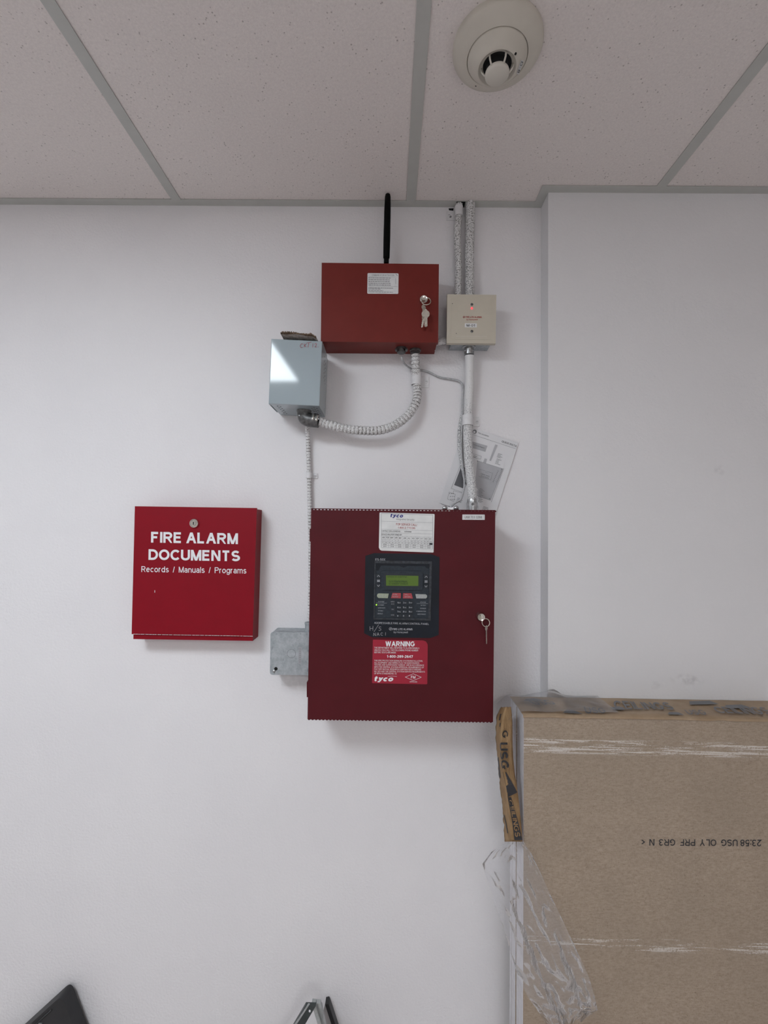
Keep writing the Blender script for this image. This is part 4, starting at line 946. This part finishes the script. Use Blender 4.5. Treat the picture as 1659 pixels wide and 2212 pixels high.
def uv(px, py):
    q = Vector((px, py))-A_; e1 = B_-A_; e2 = D_-A_; det = e1.x*e2.y-e1.y*e2.x
    return ((q.x*e2.y-q.y*e2.x)/det, (e1.x*q.y-e1.y*q.x)/det)
def SP(px, py, k=.0004):
    u, v = uv(px, py); return S(u, v, bow(u, v)+k)
def sq(bm, px, k=.0004): bm.faces.new([bm.verts.new(SP(x, y, k)) for x, y in px])
def sline(bm, a, b, wv=.5, k=.0005):
    dx, dy = b[0]-a[0], b[1]-a[1]; L = math.hypot(dx, dy); nx, ny = -dy/L*wv/2, dx/L*wv/2; m = max(1, int(L/12))
    for i in range(m):
        p = (a[0]+dx*i/m, a[1]+dy*i/m); q = (a[0]+dx*(i+1)/m, a[1]+dy*(i+1)/m)
        sq(bm, [(p[0]+nx, p[1]+ny), (q[0]+nx, q[1]+ny), (q[0]-nx, q[1]-ny), (p[0]-nx, p[1]-ny)], k)
ex_ = (B_-A_).normalized(); ey_ = (D_-A_).normalized()
def stext(bm, s, px, py, wd, ht, bold=0, k=.0007):
    textmap(bm, s, lambda u, v: SP(px+ex_.x*u*wd+ey_.x*(1-v)*ht, py+ex_.y*u*wd+ey_.y*(1-v)*ht, k), bold)
bm = BM(); sq(bm, [(1021, 954), (1053, 963), (1048.5, 976), (1014, 966)]); sq(bm, [(1031, 995.2), (1086.5, 1012.7), (1059.4, 1080.8), (1024, 1069)])
sq(bm, [(1070, 960), (1075, 961.8), (1060.5, 996), (1057, 994.6)]); sq(bm, [(1047, 990), (1052, 991.6), (1049, 1005), (1042, 1003)])
obj('printed_tone', bm, M['pcbgrey'], T)
bm = BM(); sq(bm, [(996.7, 1007.3), (1013, 1013), (1000.5, 1055), (981, 1047.7)]); obj('printed_tone', bm, M['darkgrey'], T)
bm = BM()
c = (1025.4, 932.5); sq(bm, [(c[0]+4.6*math.cos(k*math.pi/8), c[1]+4.6*math.sin(k*math.pi/8)) for k in range(16)])
stext(bm, 'TELGUARD', 1032.6, 933.4, 25, 2.6, .02); stext(bm, 'QUICK INSTA', 1084.6, 951, 34, 4.4, .012)
sline(bm, (1021, 938.5), (1114, 969.5), .45)
stext(bm, 'Connection Diagram', 1022.5, 958.4, 26, 3, .01, .0009)
stext(bm, 'TG-7', 1048, 1019, 7, 2, 0, .0009); stext(bm, 'Cellular Series', 1039, 1021.5, 20, 2.6, .01, .0009); stext(bm, 'Circuit Board', 1039, 1026, 18, 2.4, .01, .0009)
for (a, b) in (((1031, 995.2), (1086.5, 1012.7)), ((1086.5, 1012.7), (1059.4, 1080.8)), ((1059.4, 1080.8), (1024, 1069)), ((1034, 1013), (1064, 1022)), ((1064, 1022), (1060, 1037)), ((1060, 1037), (1034, 1029)),
               ((995.5, 1003), (974.6, 1055)), ((974.6, 1055), (1000, 1064)), ((1000, 1064), (1010, 1040)), ((1021, 980), (1040, 985.6)), ((1040, 985.6), (1038, 992)), ((1038, 992), (1022, 987.5)),
               ((1088.4, 1012), (1061, 1085)), ((970, 1063), (984, 1068)), ((984, 1068), (980, 1083)), ((980, 1083), (966.6, 1078)), ((966.6, 1078), (970, 1063)), ((978, 1067), (980, 1060)), ((980, 1060), (1001, 1066))): sline(bm, a, b, .45, .0008)
for k in range(9): q = (971+1.3*k % 11, 1065+6.4*(k % 3)); sq(bm, [(q[0], q[1]), (q[0]+1.6, q[1]+.5), (q[0]+1.2, q[1]+2), (q[0]-.4, q[1]+1.5)], .0009)
for k in range(8):
    q = (1081.5-1.5*k, 1016.5+3.3*k); sq(bm, [(q[0]-6, q[1]), (q[0]-4.6, q[1]+.4), (q[0]-5.2, q[1]+2), (q[0]-6.6, q[1]+1.6)], .0009)
    sline(bm, (q[0], q[1]), (q[0]+2.4, q[1]+.8), .4, .0009); sline(bm, (q[0]+2.4, q[1]+.8), (q[0]+1.2, q[1]+3), .4, .0009)
for q in ((1031.5, 996), (1083.6, 1013.6), (1057.6, 1077.6)): sq(bm, [(q[0]+1.2*math.cos(k*math.pi/4), q[1]+1.2*math.sin(k*math.pi/4)) for k in range(8)], .0009)
for (x, y, m) in ((1076, 979.5, 4), (1073, 991, 5), (1036, 1055, 5), (1034, 1068, 4), (1034, 1078, 3), (1023, 984, 2), (988, 1075, 4), (1044, 1094, 4)):
    for k in range(m):
        xx = x-k*.9; yy = y+k*2.4; L = random.uniform(6, 13); sline(bm, (xx, yy), (xx+ex_.x*L, yy+ex_.y*L), .8, .0008)
obj('lettering', bm, M['greyink'], T)
bm = BM(); stext(bm, '*', 1022.9, 930, 5, 5, .02, .0009); obj('logo', bm, M['paper'], T)

# ------------------------------------------------------------------ smoke detector
sd = PZ(1074, 101, CZ)
T = thing('smoke_detector', (sd.x, sd.y, CZ), 'round cream smoke detector on the ceiling tile, marked D-8', 'smoke detector')
c = (sd.x, sd.y, CZ+.0022); DN = (0, 0, -1)
bm = BM(); lathe(bm, c, DN, [(.0770, 0), (.0775, .006), (.0755, .011), (.068, .0165), (.058, .0217), (.0525, .0236), (.0518, .0228), (.0518, .015), (0, .015)], 64); obj('base', bm, M['cream'], T, True, autosm=.7)
bm = BM(); lathe(bm, c, DN, [(.0510, .0150), (.0510, .0240), (.0500, .0255), (.0450, .0320), (.0385, .0392), (.0350, .0418), (.0325, .0420), (.0290, .0385), (.0250, .0375), (.0245, .0365), (.0245, .026), (0, .026)], 64); hd = obj('head', bm, M['cream'], T, True, autosm=.7)
bm = BM(); lathe(bm, c, DN, [(.0242, .0222), (.0235, .0440), (.020, .0470), (0, .0470)], 40)
bm.free(); bm = BM(); lathe(bm, c, DN, [(.0240, .0265), (.0240, .0365), (.0185, .0365), (.0185, .0500), (0, .0500)], 40); obj('chamber', bm, M['void'], T, True, autosm=.7, label='black sensing chamber')
bm = BM(); lathe(bm, c, DN, [(.0195, .0495), (.0205, .0497), (.0210, .0515), (.0203, .0548), (.0178, .0566), (0, .0572)], 40); obj('cap', bm, M['cream2'], T, True, autosm=.9)
for k in range(6):
    a = math.radians(50+60*k); d = Vector((math.cos(a), math.sin(a), 0)); o_ = Vector(c)
    bm = BM(); tube(bm, [o_+d*.0275+Vector((0, 0, -.0375)), o_+d*.0262+Vector((0, 0, -.045)), o_+d*.0205+Vector((0, 0, -.0525))], .0016, 8); obj('rib', bm, M['cream2'], T, True)
PROF = [(.0770, 0), (.0775, .006), (.0755, .011), (.068, .0165), (.058, .0217), (.0525, .0236), (.0500, .0255), (.0450, .0320), (.0385, .0392), (.0350, .0418), (.02, .0420)]
def on_surface(px, py, off=0):
    """point of the detector's dome seen at a pixel, pushed off along the dome's normal"""
    best = None
    for k in range(430):
        h = k*.0001; q = PZ(px, py, c[2]-h); d = q-Vector((c[0], c[1], q.z)); rr = d.length
        for (r0, h0), (r1, h1) in zip(PROF, PROF[1:]):
            if r1 <= rr <= r0 and r0 > r1:
                e_ = abs(h0+(h1-h0)*(r0-rr)/(r0-r1)-h)
                if best is None or e_ < best[0]:
                    n = Vector((d.x, d.y, 0)).normalized()*(h1-h0)+Vector((0, 0, -(r0-r1))); best = (e_, q, n.normalized())
    return best[1]+best[2]*off, best[2]
for (px, py, rr) in ((1113.7, 116, .0020), (1027.8, 185.7, .0014)):
    q, ax = on_surface(px, py)
    bm = BM(); lathe(bm, q, ax, [(rr, -.002), (rr, .0005), (0, .0005)], 14); obj('indicator_hole', bm, M['void'], T)
def lab(u, v_, k):     # u runs down the strip, v across it
    a_ = (1125.2+(1130.6-1125.2)*v_, 129.5+1.2*v_); b_ = (1115.0+(1120.4-1115.0)*v_, 158.0+2.4*v_)
    return on_surface(a_[0]+(b_[0]-a_[0])*u, a_[1]+(b_[1]-a_[1])*u, .0007+k)[0]
bm = BM(); g = [[bm.verts.new(lab(i/6, j/2, 0)) for j in range(3)] for i in range(7)]
for i in range(6):
    for j in range(2): bm.faces.new((g[i][j], g[i+1][j], g[i+1][j+1], g[i][j+1]))
ll = obj('label_strip', bm, M['label'], T, True, label='white strip reading D-8')
bm = BM(); textmap(bm, 'D-8', lambda u, v_: lab(.08+u*.84, .16+v_*.68, .0005), .01); obj('lettering', bm, M['ink'], ll)

# ------------------------------------------------------------------ pack of ceiling panels standing on end
Yf, Yw = -.167, -.0565
XF = P(1131, 1800, Yf).x; PW = .607; ZT = P(1300, 1546, Yf).z
T = thing('ceiling_panel_pack', (XF+PW/2, (Yf+Yw)/2, 0), 'tall pack of brown paper faced ceiling panels standing on end against the wall bump-out', 'panel pack')
nb = 6; th = (Yw-Yf)/nb
for k in range(nb):
    bm = BM(); off = random.uniform(-.0015, .0015) if k else 0
    box(bm, XF+off, XF+PW+off, Yf+th*k+.0003, Yf+th*(k+1)-.0003, 0, ZT-.004-random.uniform(0, .001)); bev(bm, .0008, 1)
    for f in bm.faces: f.material_index = 0 if abs(f.normal.y) > .8 else 1
    o = obj('board', bm, [M['kraft'], M['boardedge']], T)
    if k == 0:
        o['label'] = 'front board with brown paper face and printed code'; fb = o
bm = BM(); text(bm, '23:58 USG  OLY  PRF  GR3  N  <', 1386, 1812.4, 1646, 1826.6, Yf-.0004, .006, .012, 0, True); obj('lettering', bm, M['ink'], fb)
# top wrap
bm = BM(); NX, NY = 40, 6
g = []
for i in range(NX+1):
    row = []
    for j in range(NY+1):
        u, v_ = i/NX, j/NY; x = XF-.002+(PW+.004)*u; y = Yf-.002+(Yw-Yf+.002)*v_
        z = ZT-.002+.0035*noise.noise(Vector((x*14, y*22, 3)))*(1 if 0 < j < NY else .4)+.001
        row.append(bm.verts.new((x, y, z)))
    g.append(row)
for i in range(NX):
    for j in range(NY): bm.faces.new((g[i][j], g[i+1][j], g[i+1][j+1], g[i][j+1]))
fronts = [bm.verts.new(r_[0].co+Vector((0, .0004, -.005-.002*noise.noise(Vector((r_[0].co.x*30, 0, 1)))))) for r_ in g]
for i in range(NX): bm.faces.new((g[i][0], g[i+1][0], fronts[i+1], fronts[i]))
tw = obj('top_wrap', bm, M['wrap'], T, True, label='brown printed wrap folded over the top')
bm = BM()
def ontop(x, y):
    return Vector((x, y, ZT+.0028+.0035*noise.noise(Vector((x*14, y*22, 3)))*.8))
def tword(s, x, y, wd, ht, sk=0.0):
    textmap(bm, s, lambda u, v_: ontop(XF+x+u*wd+sk*v_, Yf+y+v_*ht), .02)
def tblock(pts): bm.faces.new([bm.verts.new(ontop(XF+x, Yf+y)) for x, y in pts])
tword('USG', .135, .006, .045, .034, .01); tblock([(.085, .004), (.128, .004), (.115, .022), (.10, .022)])
tword('CEILINGS', .215, .035, .13, .045, .012); tblock([(.205, .026), (.235, .030), (.23, .052), (.205, .044)])
tword('USG', .355, .006, .042, .030, .01); tblock([(.31, .003), (.345, .003), (.34, .018), (.32, .016)])
tword('CEILINGS', .43, .020, .12, .04, .012); tblock([(.40, .070), (.47, .075), (.46, .092), (.41, .088)])
tword('USG', .04, .05, .05, .03, -.01); tblock([(.02, .072), (.07, .078), (.05, .092), (.03, .088)]); tblock([(.47, .05), (.53, .055), (.52, .075), (.48, .07)])
obj('lettering', bm, M['greyink'], tw)
# torn end flap
FL = [  # y, left edge, fold, right edge (pixels), depths
    (1527, 1082, 1092, 1104, -.110, -.160, -.150), (1545, 1073, 1088, 1106, -.112, -.168, -.155), (1565, 1071, 1084, 1107, -.114, -.172, -.158), (1600, 1071, 1082, 1107, -.116, -.174, -.160),
    (1640, 1075, 1084, 1109, -.118, -.174, -.160), (1670, 1077, 1088, 1112, -.120, -.174, -.162), (1700, 1080, 1094, 1117, -.122, -.175, -.166), (1740, 1085, 1099, 1122, -.126, -.176, -.170), (1780, 1088, 1104, 1126, -.130, -.177, -.172), (1818, 1090, 1106, 1129, -.134, -.178, -.174)]
def flap(u, y, k=0):
    y = min(max(y, FL[0][0]), FL[-1][0]-.01)
    for a_, b_ in zip(FL, FL[1:]):
        if a_[0] <= y < b_[0]:
            f = (y-a_[0])/(b_[0]-a_[0]); q = [a_[i]+(b_[i]-a_[i])*f for i in range(7)]
            x, d = (q[1]+(q[2]-q[1])*u*2, q[4]+(q[5]-q[4])*u*2) if u < .5 else (q[2]+(q[3]-q[2])*(u*2-1), q[5]+(q[6]-q[5])*(u*2-1))
            wob = .0042*noise.noise(Vector((x*.08, y*.06, 2)))
            return P(x, y, d+wob-k)
bm = BM(); NY = 48; NX = 10; g = []
for i in range(NY+1):
    y = 1527+(1818-1527)*i/NY; row = []
    for j in range(NX+1):
        u = j/NX; jit = 0
        p = flap(u, y+ (4*noise.noise(Vector((j*.7, 1, i*.0+9))) if i == 0 else 0))
        if j == 0: p = p+Vector((.0025*noise.noise(Vector((0, y*.09, 0))), 0, 0))
        row.append(bm.verts.new(p))
    g.append(row)
for i in range(NY):
    for j in range(NX): bm.faces.new((g[i][j], g[i+1][j], g[i+1][j+1], g[i][j+1]))
fp = obj('carton_flap', bm, M['carton'], T, True, label='torn tan carton flap at the left end')
sm = fp.modifiers.new('thickness', 'SOLIDIFY'); sm.thickness = .0022; sm.offset = 1
bm = BM()
def fquad(pts, k=.0030): bm.faces.new([bm.verts.new(flap(u, y, k)) for u, y in pts])
def fband(y0, y1, ua0, ub0, ua1, ub1, n=8):
    for i in range(n):
        f, g_ = i/n, (i+1)/n
        fquad([(ua0+(ua1-ua0)*f, y0+(y1-y0)*f), (ub0+(ub1-ub0)*f, y0+(y1-y0)*f), (ub0+(ub1-ub0)*g_, y0+(y1-y0)*g_), (ua0+(ua1-ua0)*g_, y0+(y1-y0)*g_)])
fband(1668, 1712, .42, .62, .50, .98, 6); fband(1712, 1722, .52, .98, .5, .5, 3); fband(1722, 1815, .50, .66, .62, 1.0, 12)
textmap(bm, 'USG', lambda u, v_: flap(.36+.42*v_, 1604+58*u, .0034), .035)
textmap(bm, 'G', lambda u, v_: flap(.55+.25*v_, 1578+16*u, .0034), .02)
fband(1636, 1680, .02, .14, .02, .16, 4); fband(1542, 1556, .22, .3, .2, .28, 2); fband(1562, 1570, .3, .38, .3, .36, 2); fband(1760, 1800, .05, .10, .2, .26, 4)
obj('lettering', bm, M['ink'], fp)
bm = BM()
def fdiag(u, v_): y = 1728+80*u; b0 = .53+.12*u; return flap(b0+(.17+.16*u)*v_*.8+.01, y, .0038)
textmap(bm, 'CEILINGS', fdiag, .02); obj('lettering', bm, M['carton'], fp)

# clear film hanging from the torn end
T = thing('plastic_film', P(1120, 1830, -.17), 'clear crumpled plastic film hanging from the torn left end of the panel pack', 'plastic film', 'clear plastic film on the pack')
LE = [(1820, 1092), (1840, 1062), (1866, 1042), (1900, 1052), (1950, 1068), (2000, 1086), (2060, 1104), (2100, 1116), (2150, 1138), (2190, 1166), (2230, 1190)]
RE = [(1818, 1131), (1840, 1146), (1880, 1165), (1935, 1190), (1985, 1214), (2060, 1249), (2110, 1272), (2150, 1284), (2182, 1291), (2190, 1280), (2200, 1262)]
def ev(tb, t_):
    f = t_*(len(tb)-1); i = min(int(f), len(tb)-2); f -= i
    return [tb[i][k]+(tb[i+1][k]-tb[i][k])*f for k in (0, 1)]
def filmp(t_, u):
    ly, lx = ev(LE, t_); ry, rx = ev(RE, t_)
    x = lx+(rx-lx)*u; y = ly+(ry-ly)*u
    if t_ > .9: y += 9*noise.noise(Vector((u*6, 4, 0)))*(t_-.9)*10
    amp = .004+.016*min(1, t_*2)
    d = -.186-.012*math.sin(t_*2.6) + amp*.55*(.55*math.sin(u*15+t_*2.5)+.4*math.sin(u*29-t_*4)*.6) + .007*noise.noise(Vector((u*5, t_*9, 1)))+.005*noise.noise(Vector((u*14, t_*22, 5)))
    d = min(d, -.1745 if x > 1095 else -.06)
    return P(x, y, d)
bm = BM(); NU, NV = 46, 80; g = [[bm.verts.new(filmp(j/NV, i/NU)) for i in range(NU+1)] for j in range(NV+1)]
for j in range(NV):
    for i in range(NU): bm.faces.new((g[j][i], g[j][i+1], g[j+1][i+1], g[j+1][i]))
obj('sheet', bm, M['film'], T, True)
T = thing('plastic_film', (XF+.1, -.1, ZT), 'clear plastic film scrap crumpled over the top left of the panel pack', 'plastic film', 'clear plastic film on the pack')
bm = BM(); g = []
for i in range(31):
    row = []
    for j in range(13):
        u, v_ = i/30, j/12; x = XF-.035+.24*u; y = Yf+.004+.100*v_
        pk = .022*math.exp(-((u-.52)/.10)**2-((v_-.75)/.3)**2)
        edge = -.022*max(0, .12-u)/.12
        row.append(bm.verts.new((x, y, ZT+.006+.005*noise.noise(Vector((x*30, y*30, 7)))+pk+edge)))
    g.append(row)
for i in range(30):
    for j in range(12): bm.faces.new((g[i][j], g[i+1][j], g[i+1][j+1], g[i][j+1]))
obj('sheet', bm, M['film'], T, True)

# ------------------------------------------------------------------ things standing on the floor, tops just in view
T = thing('black_case', (P(120, 2160, -.1).x, -.1, 0), 'black case with a rounded corner standing by the wall at the lower left', 'case')
YC = -.046
tip = P(153, 2122, -.014); Lp = P(60, 2207, -.014); Rp = P(187, 2214, -.014)
for q in (tip, Lp, Rp): q.y = YC
dl = (Lp-tip).normalized(); dr = (Rp-tip).normalized()
p1 = tip+dr*(tip.z/(-dr.z)); p1.z = 0; p2 = tip+dl*.34; p3 = Vector((p2.x+.02, p2.y, 0))
bm = BM(); pts = []
for k in range(7):    # rounded tip
    f = k/6; a_ = tip+dl*.018; b_ = tip+dr*.018; pts.append((a_*(1-f)+tip*f)*(1-f)+(tip*(1-f)+b_*f)*f)
prism(bm, pts+[p1, p3, p2], -.012); bev(bm, .006, 3, .7); obj('shell', bm, M['charcoal'], T, True, autosm=.9)
bm = BM(); a_ = tip+dl*.03+Vector((0, -.0006, -.012)); b_ = tip+dl*.32+Vector((0, -.0006, -.012))
tube(bm, [a_, b_], .0022, 8); obj('piping', bm, M['black'], T, True)
bm = BM(); q = P(88, 2209, YC); box(bm, q.x-.004, q.x+.004, YC-.0025, YC+.001, q.z-.02, q.z); bev(bm, .001, 1); obj('clasp', bm, M['silver'], T)

T = thing('leaning_board', (P(712, 2170, -.08).x, -.05, 0), 'thin grey board with a black edge leaning by the wall below the control panel', 'board')
q0 = P(708, 2155, -.014); q1 = P(727, 2214, -.014)
for q in (q0, q1): q.y = -.030
if 1: pass
dr = (q1-q0).normalized(); low = q0+dr*(q0.z/(-dr.z)); low.z = 0
bm = BM(); wv = Vector((.0095, 0, .001))
prism(bm, [q0-wv*.45, q0+wv*.35+Vector((0, 0, .001)), q0+wv*.6-Vector((0, 0, .003)), low+wv*.6, low-wv*.45], -.012); bev(bm, .0012, 1); obj('black_edge', bm, M['black'], T, label='black edge strip')
bm = BM(); m0 = P(697, 2172, -.075); m1 = P(692, 2212, -.075)
f0 = q0-wv*.5+Vector((0, -.001, 0)); l0 = low-wv*.5
v4 = [f0, l0, Vector((l0.x-.022, -.085, 0)), Vector((f0.x-.006, -.072, f0.z-.004))]
a_ = [bm.verts.new(p) for p in v4]; b_ = [bm.verts.new(p+Vector((.001, .010, 0))) for p in v4]
bm.faces.new(a_); bm.faces.new(b_[::-1])
for i in range(4): bm.faces.new((a_[i], b_[i], b_[(i+1) % 4], a_[(i+1) % 4]))
obj('board_face', bm, M['boardgrey'], T)
T = thing('metal_bracket', (P(675, 2200, -.1).x, -.1, 0), 'bundle of silver and dark slotted metal brackets beside the leaning board', 'bracket')
def bar(name, pxa, pxb, wpx, Y, th_, mat):
    a_, b_ = P(pxa[0], pxa[1], Y), P(pxb[0], pxb[1], Y); d = (b_-a_).normalized(); end = a_+d*(a_.z/(-d.z)) if d.z < -.3 else b_
    end.z = max(end.z, 0); s = Vector((wpx/FPX*1.2, 0, 0))
    bm = BM(); prism(bm, [a_-s/2, a_+s/2, end+s/2, end-s/2], Y+th_); bev(bm, .0008, 1); return obj(name, bm, mat, T)
bar('silver_rail', (677, 2169), (690, 2212), 7, -.124, .012, M['silver'])
bar('silver_rail', (687, 2168), (697, 2212), 8, -.118, .010, M['silver'])
bar('dark_rail', (693, 2171), (700, 2212), 3, -.108, .006, M['black'])
bar('dark_slotted_rail', (671, 2173), (648, 2212), 19, -.134, .008, M['olive'])
bar('silver_edge', (667, 2170), (650, 2196), 3, -.137, .003, M['silver'])
bm = BM(); disc(bm, 669, 2184, -.1346, .0022, seg=10, ratio=1.3); obj('slot_hole', bm, M['white'], T)
